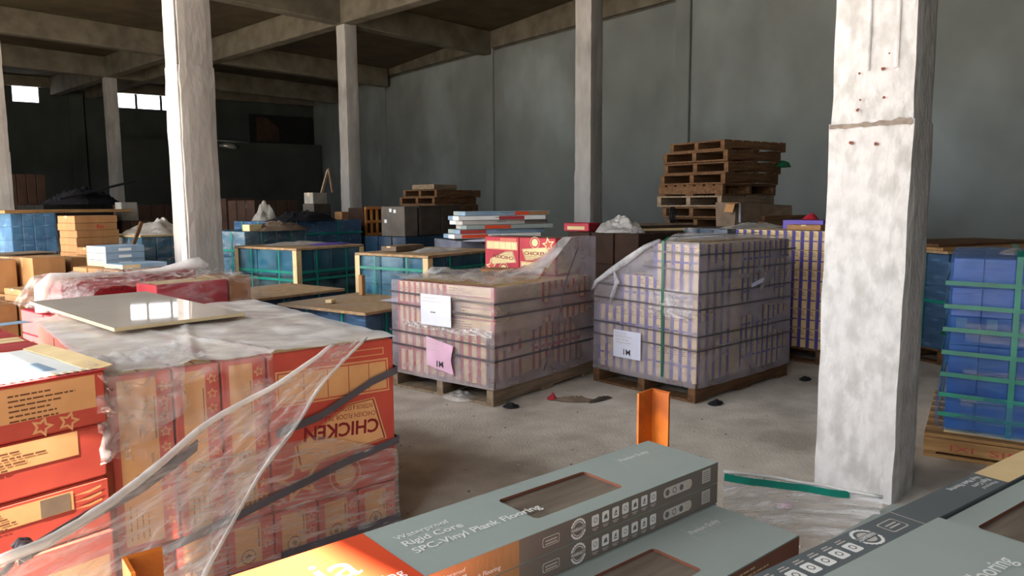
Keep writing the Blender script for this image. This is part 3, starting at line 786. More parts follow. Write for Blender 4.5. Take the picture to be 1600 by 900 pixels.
# black strap with its knot in front of the plain stack
b = MB()
b.ribbon([(1.12, 2.56, 0.70), (0.99, 2.50, 0.665), (0.876, 2.464, 0.633), (0.746, 2.453, 0.602), (0.63, 2.426, 0.577), (0.52, 2.40, 0.55)], (0.0, -0.006, 0.022), 'black_strap', 0.003)
o = b.build('black_strap'); tag(o, 'loose black strap running across the foot of the near tile stacks', 'strap')
q = MB()
q.tube([(0.53 + 0.022 * cos(k * 0.9) * (1 - k / 60), 2.37 + 0.02 * sin(k * 0.55), 0.585 + 0.024 * sin(k * 0.9)) for k in range(24)] + [(0.49, 2.35, 0.56), (0.44, 2.33, 0.53), (0.36, 2.31, 0.48)], 0.009, 'black_strap', 6)
q.build('strap_knot', o)
# glossy tile slab lying on top
b = MB(); b.box(0, 0, 0, 0.64, 1.26, 0.017, 'tile_edge', 0.0015, 'tile_glaze')
o = b.build('tile_slab', None, (1.225, 3.60, 0.978), 0.5); o.rotation_euler.x = radians(0.85); tag(o, 'large glossy beige tile slab lying on the film and mirroring a window', 'tile')
q = MB(); q.rect(Frame((0, 0, 0.017), (1, 0, 0), (0, 1, 0)), 0.004, 0.004, 0.636, 1.256, 'tile_glaze', 0.0006); q.build('glazed_face', o)

# ------------------------------------------------------------------ flat-lying cartons at the left edge
g2 = 'flat tile cartons stacked beside the near chicken pallet'
NX, NY, NR, NW = 0.262, 2.69, 4.0, 0.625
b = MB(); b.box(0, 0, 0, NW, 0.64, 0.018, 'chipboard', 0.003); b.box(0.05, 0.02, 0.0, 0.1, 0.62, 0.018, 'chip_edge'); b.box(0, 0, 0.0185, NW, 0.64, 0.036, 'chipboard', 0.003)
o = b.build('base_board', None, (NX, NY, 0), NR); tag(o, 'pair of chipboard base sheets on the floor under the flat red tile cartons', 'board')
rows = ('open-topped and sunlit, uppermost of the flat stack', 'second from the top of the flat stack', 'third from the top with a bent-line mark', 'fourth from the top behind the black strap', 'lowest one on the base boards')
for k in range(5):
    z = 0.99 - 0.19 * k - 0.187; lx, ly, lz = NW, 0.64, 0.187
    j = random.uniform(-0.006, 0.006)
    b = MB(); b.box(0, 0, 0, lx, ly, lz, RED, 0.008)
    o = b.build('flat_carton', None, (NX + j, NY + 0.5 * j, z), NR + random.uniform(-0.6, 0.6)); tag(o, 'flat red and kraft tile carton, ' + rows[k], 'carton')
    q = MB(); fr = box_frame('-y', lx, ly, lz)
    if k % 2 == 0 and k < 4 and k != 2:
        q.rect(fr, 0.01, 0.062, lx - 0.035, lz - 0.012, 'yellow_print', 0.0008)
        bars(q, fr, 0.05, 0.30, lz - 0.045, 5, 0.020, 'brown_ink', 0.0014); bars(q, fr, 0.33, lx - 0.09, lz - 0.035, 6, 0.0165, 'brown_ink', 0.0014)
        for a in (0.42, 0.50): q.star(fr, a, 0.032, 0.036, 'yellow_print', 0.0010, 70, 0.5); q.star(fr, a, 0.032, 0.020, RED, 0.0014, 70, 0.5)
    elif k == 1:
        q.rect(fr, 0.01, 0.10, lx - 0.09, lz - 0.004, 'yellow_print', 0.0008); bars(q, fr, 0.05, 0.44, lz - 0.025, 4, 0.018, 'brown_ink', 0.0014)
    elif k == 2:
        q.rect(fr, 0.01, 0.105, lx - 0.12, lz - 0.016, 'yellow_print', 0.0008); bars(q, fr, 0.05, 0.36, lz - 0.03, 4, 0.016, 'brown_ink', 0.0014)
        q.rect(fr, lx - 0.22, 0.107, lx - 0.13, lz - 0.02, 'kraft_grey', 0.0012)
        for s in range(3): q.poly(fr, [(lx - 0.12, lz - 0.035 - s * 0.024), (lx - 0.07, lz - 0.03 - s * 0.024), (lx - 0.03, lz - 0.022 - s * 0.024), (lx - 0.03, lz - 0.030 - s * 0.024), (lx - 0.07, lz - 0.039 - s * 0.024)], 'yellow_print', 0.0012)
    else:
        q.rect(fr, 0.01, 0.02, lx - 0.02, 0.10, 'yellow_print', 0.0008); bars(q, fr, 0.05, 0.3, 0.09, 3, 0.018, 'brown_ink', 0.0014)
    q.build('print', o)
    if k == 0:
        q = MB(); q.rect(box_frame('+z', lx, ly, lz), 0.02, 0.02, lx - 0.02, ly - 0.02, 'white_ink', 0.001); q.build('tile_face', o)
        q = MB()
        q.ribbon([(lx - 0.005, 0.01, lz + 0.004), (lx - 0.01, 0.3, lz + 0.012), (lx - 0.02, 0.60, lz + 0.014)], (0.035, 0, 0.006), 'kraft_pale', 0.0015)
        q.build('open_flap', o)
        q = MB()
        for s in range(22): q.box(0.02 + s * 0.027, 0.002, lz, 0.034 + s * 0.027, 0.05, lz + 0.004, 'kraft_pale')
        q.ribbon([(0.0, 0.002, lz + 0.003), (lx, 0.002, lz + 0.003)], (0, 0.018, 0.0), 'rose_band', 0.001)
        q.build('torn_flap', o)
        q = MB(); q.rect(box_frame('+z', lx, ly, lz), 0.30, 0.12, 0.52, 0.30, 'ice_blue', 0.0016); q.build('pale_label', o)
# upright cartons behind them, seen from above
pallet('low pallet under the upright pink-topped cartons behind the flat tile stack', 0.05, 3.47, -2, 0.92, 1.45, 'grey_wood', h=0.07)
for r in range(2):
    for k in range(7):
        zt = 0.952 - 0.012 * ((k * 3 + r) % 3)
        o = chicken_carton(ORD[k] + ' pink-topped upright carton behind the flat stack, ' + ('outer', 'slab-side')[r] + ' row', 0.055 + 0.46 * r, 3.50 + 0.195 * k, 0.071, -2, 0.45, 0.188, zt - 0.071, (('-y', 'U'),) if k == 0 else (), 'pink-topped cartons behind the flat tile stack', 'rose_band' if (k + r) % 3 else 'kraft_pale')
q = MB(); q.box(0, 0, 0, 0.25, 0.10, 0.002, 'ice_blue'); o = q.build('paper_slip', None, (0.86, 4.35, 0.955), 10); tag(o, 'pale blue paper slip lying on the pink-topped cartons', 'paper')
# crumpled clear film at the gap between the stacks
b = MB()
def gap(u, v):
    x = 0.86 + 0.40 * u; y = 2.76 + 0.30 * v
    return (x, y, 0.972 + 0.05 * abs(nz(x * 11, y * 11)) + 0.03 * nz(x * 24, y * 22, 2))
b.grid(gap, 40, 32, 'clear_film', False)
def gap2(u, v):
    x = 0.855 + 0.30 * u; z = 0.975 - 0.32 * v * (1 - 0.4 * u)
    return (x, 2.745 - 0.02 * u - 0.035 * abs(nz(x * 12, z * 9, 5)) - 0.02 * nz(x * 25, z * 20), z)
b.grid(gap2, 36, 36, 'clear_film', False)
o = b.build('crumpled_film'); tag(o, 'crumpled glinting film bunched between the flat stack and the near chicken pallet', 'film')

# ================================================================== the steel rack of vinyl plank cartons in front
SR = -7.5
rk = thing('steel_rack', 'rust-orange steel rack whose corner angles stick up beside the grey plank cartons', 'rack', (0.30, 0.42, 0), SR)
def angle(x, y, sx, sy, z0, z1, tip=0.0):
    q = MB(); w_, th = 0.058, 0.006
    def leg(pts):
        V = [(px, py, z0) for px, py in pts] + [(px, py, z1 + (tip if i in (0, 3) else 0)) for i, (px, py) in enumerate(pts)]
        q.add(V, [(3, 2, 1, 0), (4, 5, 6, 7), (0, 1, 5, 4), (1, 2, 6, 5), (2, 3, 7, 6), (3, 0, 4, 7)], 'rust_paint')
    leg([(x, y, ), (x + sx * w_, y), (x + sx * w_, y + sy * th), (x, y + sy * th)] if sx * sy > 0 else [(x, y), (x, y + sy * th), (x + sx * w_, y + sy * th), (x + sx * w_, y)])
    leg([(x, y + sy * th), (x + sx * th, y + sy * th), (x + sx * th, y + sy * w_), (x, y + sy * w_)] if sx * sy > 0 else [(x, y + sy * th), (x, y + sy * w_), (x + sx * th, y + sy * w_), (x + sx * th, y + sy * th)])
    q.build('corner_post', rk)
def rloc(X, Y):
    a = radians(-SR); dx, dy = X - 0.30, Y - 0.42
    return (dx * cos(a) - dy * sin(a), dx * sin(a) + dy * cos(a))
p1 = rloc(1.605, 0.985); p2 = rloc(0.395, 1.195); p3_ = rloc(1.605, -0.8); p4_ = rloc(0.30, -0.7)
angle(p1[0], p1[1], -1, -1, 0, 1.075, 0.004)
angle(p2[0], p2[1], 1, -1, 0, 1.0, 0.004)
angle(p3_[0], p3_[1], -1, 1, 0, 1.0); angle(p4_[0], p4_[1], 1, 1, 0, 1.0)
q = MB(); q.box(p2[0], p4_[1], 0.70, p1[0], p1[1] - 0.07, 0.72, 'steel_dark', 0.003); q.build('deck', rk)
for yy in (p1[1] - 0.068, p4_[1]):
    q = MB(); q.box(p2[0], yy, 0.62, p1[0], yy + 0.05, 0.70, 'steel_dark', 0.004); q.build('side_rail', rk)
L_, W_, T_ = 1.22, 0.19, 0.045
def spc_side(q, fr, L, H_, base='spc_taupe'):
    """Printed long side: kraft start, badge, seven icons, a pill of marks, two stickers."""
    q.rect(fr, 0.66, 0.0008, L - 0.001, H_ - 0.0008, base, 0.0005)
    q.rect(fr, 0.0, 0.0008, 0.66, H_ - 0.0008, 'kraft', 0.0005)
    q.text(fr, 0.50, H_ * 0.62, 0.010, 'Waterproof', 'white_ink', 0.001); q.text(fr, 0.505, H_ * 0.40, 0.011, 'Rigid Core', 'white_ink', 0.001, 0.01); q.text(fr, 0.51, H_ * 0.17, 0.011, 'SPC-Vinyl Plank Flooring', 'white_ink', 0.001, 0.01)
    q.rrect(fr, 0.712, H_ * 0.3, 0.752, H_ * 0.68, 0.004, 'pale_ink', 0.0008); q.rrect(fr, 0.7135, H_ * 0.33, 0.7505, H_ * 0.65, 0.004, base, 0.0010)
    for s in (0.50, 0.38): q.rect(fr, 0.718, H_ * s, 0.746, H_ * (s + 0.05), 'pale_ink', 0.0013)
    ca, cb = 0.798, H_ * 0.5
    q.ring2(fr, ca, cb, 0.0155, 0.0185, 'white_ink', 0.0009, 40, teeth=0.08); q.ring2(fr, ca, cb, 0.012, 0.0135, 'white_ink', 0.0009)
    q.rect(fr, ca - 0.020, cb - 0.0045, ca + 0.020, cb + 0.0045, base, 0.0011); q.text(fr, ca - 0.0185, cb - 0.003, 0.0085, 'WARRANTY', 'white_ink', 0.0014, 0.02, width=0.037)
    for i in range(7):
        a = 0.832 + i * 0.0272
        q.rrect(fr, a, H_ * 0.34, a + 0.0185, H_ * 0.80, 0.003, 'white_ink', 0.0009)
        if i % 3 == 0: q.ring2(fr, a + 0.0093, H_ * 0.58, 0.0035, 0.0048, 'grey_ink', 0.0013, 14)
        elif i % 3 == 1: q.poly(fr, [(a + 0.004, H_ * 0.47), (a + 0.0145, H_ * 0.47), (a + 0.012, H_ * 0.68), (a + 0.006, H_ * 0.62)], 'grey_ink', 0.0013)
        else: q.rect(fr, a + 0.005, H_ * 0.45, a + 0.0135, H_ * 0.50, 'grey_ink', 0.0013); q.poly(fr, [(a + 0.005, H_ * 0.52), (a + 0.013, H_ * 0.56), (a + 0.010, H_ * 0.72)], 'grey_ink', 0.0013)
        q.rect(fr, a + 0.001, H_ * 0.22, a + 0.0175, H_ * 0.255, 'pale_ink', 0.0009); q.rect(fr, a + 0.004, H_ * 0.15, a + 0.0145, H_ * 0.18, 'pale_ink', 0.0009)
    q.rrect(fr, 1.036, H_ * 0.28, 1.128, H_ * 0.74, 0.0095, 'pale_ink', 0.0009)
    for i in range(4): q.ring2(fr, 1.048 + i * 0.0225, H_ * 0.51, 0.0 if i % 2 == 0 else 0.0045, 0.0065, 'grey_ink' if i < 3 else 'kraft_pale', 0.0013, 14)
    q.rect(fr, 1.163, H_ * 0.25, 1.192, H_ * 0.88, 'pale_ink', 0.0009)
    for i in range(5): q.rect(fr, 1.166, H_ * (0.34 + 0.1 * i), 1.189, H_ * (0.37 + 0.1 * i), 'grey_ink', 0.0012)
def spc_carton(label, x, y, z, rz, window=True, top_print=True, side=True, L=L_, W=W_, T=T_, top='spc_grey', group=None, orange=True, side_m='spc_taupe', far_only=False):
    wx0, wx1, wy0, wy1 = 0.735, 0.965, 0.040, 0.150
    b = MB()
    if window:
        z1 = T; d = 0.006; r = 0.010
        for (a0, b0, a1, b1) in ((0, 0, wx0, W), (wx1, 0, L, W), (wx0, 0, wx1, wy0), (wx0, wy1, wx1, W)):
            b.add([(a0, b0, z1), (a1, b0, z1), (a1, b1, z1), (a0, b1, z1)], [(0, 1, 2, 3)], top)
        for (px, py, qx, qy) in ((wx0, wy0, wx0, wy1), (wx0, wy1, wx1, wy1), (wx1, wy1, wx1, wy0), (wx1, wy0, wx0, wy0)):
            b.add([(px, py, z1), (qx, qy, z1), (qx, qy, z1 - d), (px, py, z1 - d)], [(0, 1, 2, 3)], 'spc_edge')
        for (cx, cy_, sx, sy) in ((wx0, wy0, 1, 1), (wx1, wy0, -1, 1), (wx1, wy1, -1, -1), (wx0, wy1, 1, -1)):
            P = [(cx, cy_, z1)] + [(cx + sx * r * (1 - cos(radians(t))), cy_ + sy * r * (1 - sin(radians(t))), z1) for t in (0, 22, 45, 68, 90)]
            b.add(P, [(0, k, k + 1) if sx * sy < 0 else (0, k + 1, k) for k in range(1, 5)], top)
        V = [(0, 0, 0), (L, 0, 0), (L, W, 0), (0, W, 0), (0, 0, z1), (L, 0, z1), (L, W, z1), (0, W, z1)]
        b.add(V, [(3, 2, 1, 0), (0, 1, 5, 4), (1, 2, 6, 5), (2, 3, 7, 6), (3, 0, 4, 7)], top)
    else:
        b.box(0, 0, 0, L, W, T, top, 0.002)
    o = b.build('plank_carton', None, (x, y, z), rz); tag(o, label, 'carton', group)
    if window:
        q = MB(); q.box(wx0 - 0.01, wy0 - 0.01, T - 0.016, wx1 + 0.01, wy1 + 0.01, T - 0.007, 'plank_oak'); q.build('plank_in_window', o)
    q = MB()
    if side: spc_side(q, box_frame('-y', L, W, T), L, T, side_m)
    if top_print:
        fr = box_frame('+z', L, W, T)
        if orange:
            q.rect(fr, 0.0, 0.001, 0.475, W - 0.001, 'spc_orange', 0.0006)
            q.text(fr, 0.30, 0.070, 0.105, 'nia', 'white_ink', 0.001); q.text(fr, 0.36, 0.022, 0.030, 'Flooring', 'white_ink', 0.001)
        q.text(fr, 0.505, 0.128, 0.0215, 'Waterproof', 'white_ink', 0.001); q.text(fr, 0.505, 0.099, 0.027, 'Rigid Core', 'white_ink', 0.001, 0.012); q.text(fr, 0.505, 0.068, 0.027, 'SPC-Vinyl Plank Flooring', 'white_ink', 0.001, 0.012)
        q.text(fr, 1.065, 0.135, 0.0195, 'Premium Quality', 'white_ink', 0.001, 0.004, shear=0.35, width=0.13)
        for a in (1.055, 1.09, 1.135): q.poly(fr, [(a, 0.105), (a + 0.001, 0.105), (a + 0.012, 0.165), (a + 0.011, 0.165)], 'pale_ink', 0.0009)
        q.rect(fr, 1.075, 0.128, 1.19, 0.1288, 'pale_ink', 0.0009)
    if q.F: q.build('print', o)
    return o
ox, oy = 0.2065, 0.863
def slot(k, dx=0.0): return place(ox, oy, SR, dx, -k * (W_ + 0.004))
spc_carton('grey plank carton with window and orange end, uppermost of the pair by the rust post', *slot(0), 0.955, SR)
spc_carton('grey plank carton directly beneath the windowed carton with the orange end', *slot(0), 0.9095, SR, top_print=False, window=False)
for k, nm in ((0, 'under the pair with the orange end'),):
    spc_carton('grey plank carton ' + nm, *slot(0), 0.864, SR, top_print=False, window=False, side=False)
spc_carton('grey plank carton lying one level below the orange-ended pair, brown edge towards the film', *slot(1, -0.012), 0.864, SR, side=False, orange=True)
q = MB(); q.rect(Frame((0, 0, 0), (1, 0, 0), (0, 0, 1)), 0.0, 0.002, L_, 0.043, 'spc_edge', 0.001); 
bars(q, Frame((0, 0, 0), (1, 0, 0), (0, 0, 1)), 0.9, 1.12, 0.034, 3, 0.010, 'kraft_pale', 0.0014)
q.build('side_print', bpy.data.objects[[o.name for o in bpy.data.objects if o.name.startswith('plank_carton')][-1]])
# carton by the column with the Premium Quality mark, and the one standing on its edge against it
spc_carton('grey plank carton with Premium Quality on its far end, lying against the dark upturned carton', *place(1.79, 0.456, -8.5, -L_, -W_), 0.8165, -8.5, window=False, side=False, orange=False)
e = thing('upturned_carton', 'dark grey plank carton standing on edge with upside-down print and a kraft end', 'carton', (*place(1.37, 0.293, -12.5, -0.60, -0.060), 0.866), -12.5)
b = MB(); b.box(0, 0, 0, L_, 0.058, 0.19, 'spc_dark', 0.002); b.build('box_body', e)
q = MB(); fr = Frame((L_, 0.058, 0.19), (-1, 0, 0), (0, -1, 0))   # print reads from the other side
q.rect(fr, 0.0, 0.001, 0.46, 0.057, 'kraft_pale', 0.0006)
q.rect(fr, 0.46, 0.001, L_, 0.057, 'spc_dark', 0.0006)
q.text(fr, 0.472, 0.040, 0.011, 'Waterproof', 'white_ink', 0.001); q.text(fr, 0.472, 0.026, 0.0135, 'Rigid Core', 'white_ink', 0.001, 0.012); q.text(fr, 0.472, 0.010, 0.0135, 'Vinyl Plank Flooring', 'white_ink', 0.001, 0.012)
q.rect(fr, 0.752, 0.002, 0.754, 0.056, 'pale_ink', 0.001)
q.rrect(fr, 0.775, 0.014, 0.82, 0.044, 0.005, 'pale_ink', 0.0008); q.rrect(fr, 0.777, 0.016, 0.818, 0.042, 0.005, 'spc_dark', 0.0010)
for s in (0.031, 0.024): q.rect(fr, 0.783, s, 0.812, s + 0.003, 'pale_ink', 0.0012)
q.ring2(fr, 0.868, 0.028, 0.019, 0.023, 'white_ink', 0.0009, 40, teeth=0.08); q.ring2(fr, 0.868, 0.028, 0.0, 0.014, 'pale_ink', 0.0009)
q.rect(fr, 0.844, 0.022, 0.892, 0.034, 'spc_dark', 0.0012); q.text(fr, 0.846, 0.0235, 0.012, 'WARRANTY', 'white_ink', 0.0015, 0.02, width=0.045)
for i in range(7):
    a = 0.905 + i * 0.034
    q.rrect(fr, a, 0.022, a + 0.023, 0.046, 0.004, 'white_ink', 0.0009); q.ring2(fr, a + 0.0115, 0.034, 0.004, 0.006, 'grey_ink', 0.0013, 14)
    q.rect(fr, a + 0.001, 0.015, a + 0.022, 0.0175, 'pale_ink', 0.0009); q.rect(fr, a + 0.004, 0.010, a + 0.019, 0.012, 'pale_ink', 0.0009)
q.build('print', e)
# cartons on the near side of it
FR = -12.5
for k in range(3):
    spc_carton('grey plank carton touching the upturned carton, ' + ('top of its pile with a window', 'middle of its pile', 'lowest of its pile')[k], *place(1.37, 0.231, FR, -0.82, -W_ - 0.004), 1.0075 - 0.0455 * k, FR, window=(k == 0), top_print=False, side=False, orange=False)
spc_carton('dusty grey plank carton with the large word Flooring overlapping the flat pile', *place(1.165, 0.238, FR, -L_, -W_ - 0.002), 1.0535, FR, window=False, top_print=False, side=False, orange=False)
o = [o for o in bpy.data.objects if o.name.startswith('plank_carton')][-1]
q = MB(); fr = box_frame('+z', L_, W_, T_); q.text(fr, 1.055, 0.066, 0.031, 'Flooring', 'white_ink', 0.0013, 0.012); q.build('large_print', o)
# packs under them down to the rack deck
for k in range(6):
    w_ = W_ if k < 5 else W_
    b = MB(); b.box(0, 0, 0, 1.20, W_ - 0.002, 0.094 if k == 2 else (0.180 if k > 3 else 0.142), 'spc_grey', 0.003)
    for s in (0.045, 0.09): b.box(-0.0006, 0.002, s - 0.001, 1.2006, W_ - 0.004, s + 0.001, 'spc_edge')
    o = b.build('plank_bundle', None, (*slot(k, -0.005), 0.7205), SR); tag(o, ORD[k] + ' bundle of plank cartons on the rack deck, counted from the rust posts', 'carton', 'plank bundles on the rack deck')
# film and green strap round the far end of the rack load
t3 = thing('stretch_film', 'glinting film with a green strap stretched round the far end of the plank cartons', 'film', (0, 0, 0))
P0, P1 = Vector((1.436, 0.70, 0.975)), Vector((1.70, 0.455, 0.905))
b = MB()
def endf(u, v):
    p = P0.lerp(P1, u); bow = 0.05 * sin(pi * u)
    z = p.z - (0.15 - 0.03 * u) * v - 0.012 * sin(pi * u)
    d = bow + 0.010 * nz(u * 5, v * 12, 2) + 0.006 * sin(v * 30 + u * 5)
    return (p.x + 0.7 * d, p.y + 0.55 * d, z)
b.grid(endf, 40, 26, 'end_film'); b.build('film_sheet', t3)
b = MB(); b.ribbon([Vector(endf(k / 16, 0.10)) + Vector((-0.006, -0.006, 0.004)) for k in range(14)], (0.0, 0.0, 0.008), 'green_strap', 0.001); b.build('strap', t3)
b = MB(); b.tube([Vector(endf(k / 16, 0.0)) for k in range(17)], 0.004, 'milky_film', 6); b.build('rolled_edge', t3)

# ================================================================== the two film-wrapped pallets of thin tile cartons
_tc = {}
def thin_carton(label, x, y, z, rz, lx, ly, lz, band, face, group, base='kraft_pale'):
    """Thin upright tile carton: kraft body, coloured bands down its narrow face and over the top."""
    key = (round(lx, 3), round(ly, 3), round(lz, 3), band, face, base)
    if key not in _tc:
        b = MB(); b.box(0, 0, 0, lx, ly, lz, base, 0.004)
        fr = box_frame(face, lx, ly, lz); W = lx if face[1] == 'y' else ly
        if W < 0.2:
            b.rect(fr, 0.002, 0.002, W * 0.42, lz - 0.002, band, 0.0008)
            b.rect(fr, W * 0.42, lz * 0.44, W * 0.97, lz * 0.50, band, 0.0008)
            bars(b, fr, W * 0.42, W * 0.92, lz * 0.9, 3, 0.016, 'brown_ink', 0.0009)
            if face == '-x':
                f2 = box_frame('-y', lx, ly, lz)
                for q_ in range(int(lx / 0.1)): b.rect(f2, 0.012 + 0.1 * q_, 0.002, 0.05 + 0.1 * q_, lz - 0.002, band, 0.0008)
        else:
            b.rect(fr, 0.003, 0.003, 0.04, lz - 0.003, band, 0.0008); b.rect(fr, W - 0.04, 0.003, W - 0.003, lz - 0.003, band, 0.0008)
            b.rect(fr, 0.04, lz * 0.05, W - 0.04, lz * 0.14, band, 0.0008)
            bars(b, fr, 0.07, W * 0.6, lz * 0.8, 4, 0.018, 'brown_ink', 0.0009)
        top = box_frame('+z', lx, ly, lz); b.rect(top, 0.004, 0.004, lx * (0.3 if lx < 0.2 else 0.15), ly - 0.004, band, 0.0008)
        _tc[key] = b.mesh('thin_tile_carton')
    o = inst('thin_tile_carton', _tc[key], None, (x, y, z), rz); tag(o, label, 'carton', group)
    return o
def tier(ox, oy, rz, x0, y0, lx, ly, z, h, band, label, group, da=0.6, wdt=0.09, skip=None, rear=True):
    n = int(ly / wdt); w_ = ly / n; tn = ORD[int((z - 0.14) / 0.26)]
    for k in range(n):
        if skip and skip(0.0, y0 + (k + 0.5) * w_): continue
        thin_carton(ORD[k] + ' carton from the corner, ' + tn + ' tier up, lit side, ' + label, *place(ox, oy, rz, x0 + random.uniform(0, 0.006), y0 + k * w_ + 0.001), z, rz, da, w_ - 0.003, h, band, '-x', group)
    m = int((lx - da - 0.01) / wdt); w2 = (lx - da - 0.01) / m
    for k in range(m):
        if skip and skip(x0 + da + (k + 0.5) * w2, y0): continue
        thin_carton(ORD[k] + ' carton along the dark side, ' + tn + ' tier up, ' + label, *place(ox, oy, rz, x0 + da + 0.01 + k * w2, y0 + random.uniform(0, 0.006)), z, rz, w2 - 0.003, ly * 0.55, h, band, '-y', group)
# --- pallet with the red-banded cartons
MX, MY, MR = 3.97, 3.84, 4.0
pallet('weathered wooden pallet under the film-wrapped red-banded cartons with the pink label', MX, MY, MR, 1.44, 1.14, 'grey_wood', along='x')
L1, G1 = 'red-banded pallet with pink label', 'red-banded cartons of the film-wrapped pallet'
tier(MX, MY, MR, 0.03, 0.10, 1.34, 0.99, 0.148, 0.415, 'rose_band', L1, G1, 0.6, 0.083)
zz = 0.566
# upper tier: upright at the far end, lying flat near the corner
n = 8
for k in range(n): thin_carton(ORD[k] + ' upright carton beside the white sheet, upper tier, ' + L1, *place(MX, MY, MR, 0.04, 0.56 + k * 0.066), zz, MR, 0.6, 0.063, 0.345, 'rose_band', '-x', G1)
for k in range(4): thin_carton(ORD[k] + ' flat carton from below at the corner, upper tier, ' + L1, *place(MX, MY, MR, 0.03 + 0.006 * (k % 2), 0.0), zz + k * 0.0865, MR, 0.6, 0.55, 0.0845, 'rose_band', '-x', G1)
for k in range(8): thin_carton(ORD[k] + ' carton along the dark side, upper tier, ' + L1, *place(MX, MY, MR, 0.64 + k * 0.09, 0.005), zz, MR, 0.087, 0.6, 0.345, 'rose_band', '-y', G1)
# chicken cartons on top of it at the back
for k, (yy, kind, lab) in enumerate(((0.16, 'U', 'crimson CHICKEN carton standing upright on the film-wrapped pallet beside its hood'), (0.57, 'L', 'crimson tile carton with its print upside down beside the upright CHICKEN carton'))):
    chicken_carton(lab, *place(MX, MY, MR, 1.06 - 0.0 * k, yy), 0.914, MR, 0.36, 0.405, 0.335, (('-x', kind), ('-y', 'E')), None, 'kraft_grey', 'cream')
b = MB(); b.box(0, 0, 0, 0.22, 0.30, 0.06, 'kraft_dark', 0.004); b.rect(box_frame('+z', 0.22, 0.30, 0.06), 0.1, 0.01, 0.12, 0.29, 'tape', 0.001)
o = b.build('kraft_carton', None, (*place(MX, MY, MR, 0.80, 0.50), 0.913), MR + 3); tag(o, 'flat brown carton lying in front of the crimson CHICKEN cartons', 'carton')
fm = thing('stretch_film', 'grey hazy stretch film wound round the red-banded carton pallet and up to a hood', 'film', (MX, MY, 0), MR)
def mtop(x, y):
    k = max(0.0, min(1.0, (x - 0.55) / 0.5)) * max(0.0, min(1.0, (0.50 - y) / 0.42))
    return 0.925 + 0.335 * k
b = MB(); wall_skin(b, -0.005, -0.02, 1.43, 1.115, 0.135, 0.93, 'haze_film', 0.012, 5, 40, 26, top=False, bulge=0.02, topfn=mtop); b.build('film_wall', fm)
b = MB()
def tf(u, v):
    x = 0.0 + 1.42 * u; y = -0.015 + 1.12 * v
    z = mtop(x, y) + 0.004
    if x > 1.03 and y > 0.14 and y < 1.0: z = 0.925
    elif z < 1.0: z += 0.012 + 0.07 * max(0, nz(x * 5, y * 6, 2)) * (1 if x < 0.75 else 0.2) + 0.02 * abs(nz(x * 13, y * 13))
    return (x, y, z)
b.grid(tf, 50, 44, 'bunch_film', True); b.build('film_top', fm)
b = MB()
def mid(u, v):
    y = -0.02 + 0.98 * u; z = 0.535 + 0.06 * v
    return (-0.016 - 0.016 * abs(nz(y * 9, z * 30)) - 0.012 * (1 - u), y, z + 0.02 * nz(y * 4, 1))
b.grid(mid, 50, 8, 'streak_film', False); b.build('film_fold', fm)
for z in (0.80, 0.70, 0.47, 0.36):
    b = MB(); e = 0.024
    b.ribbon([(1.43 + e, -0.02 - e, z - 0.02), (-0.01 - e, -0.02 - e, z), (-0.01 - e, 1.12, z + 0.03)], (0, 0, 0.008), 'black_strap', 0.0012); b.build('strap', fm)
b = MB(); b.tube([(1.10 + 0.0 * k, -0.05, 1.18) for k in (0,)] + [(1.02, -0.055, 1.08), (0.90, -0.055, 0.9), (0.82, -0.055, 0.66), (0.70, -0.055, 0.40), (0.58, -0.06, 0.19)], 0.006, 'black_strap', 6); b.build('cord', fm)
# labels on the film
def label_sheet(nm, lab, X, Y, R, y0, y1, z0, z1, m, txt, off=-0.045, curl=False):
    fr = Frame((off, y1, z0), (0, -1, 0), (0, 0, 1))
    W, Hh = y1 - y0, z1 - z0
    b = MB()
    def f(u, v):
        return fr.pt(W * u - (0.03 * (u > 0.8) * (1 - abs(2 * v - 1)) if curl else 0), Hh * v - (0.05 * u if curl else 0) , 0.004 * sin(u * 3.1) + 0.002 * nz(u * 4, v * 4))
    b.grid(f, 10, 10, m)
    o = b.build(nm, None, (X, Y, 0), R); tag(o, lab, 'label')
    q = MB(); fr2 = Frame(fr.pt(0, 0, 0.006), fr.u, fr.v)
    if txt:
        q.text(fr2, W * 0.40, Hh * 0.12 - (0.03 if curl else 0), Hh * 0.30, txt, 'black_ink', 0.001, 0.01); q.build('lettering', o); q = MB()
    bars(q, fr2, W * 0.08, W * 0.75, Hh * 0.9, 4 if txt else 2, Hh * 0.11, 'pale_ink', 0.001, 0.25)
    if not txt: bars(q, fr2, W * 0.35, W * 0.6, Hh * 0.45, 1, Hh * 0.1, 'grey_ink', 0.001, 0.4)
    q.build('print', o)
label_sheet('paper_label', 'white paper sheet stuck on the upper film of the red-banded carton pallet', MX, MY, MR, 0.39, 0.725, 0.585, 0.835, 'paper_white', None)
label_sheet('pink_label', 'pink label marked 1M on the lower film of the red-banded carton pallet', MX, MY, MR, 0.37, 0.67, 0.255, 0.49, 'paper_pink', '1M', curl=True)
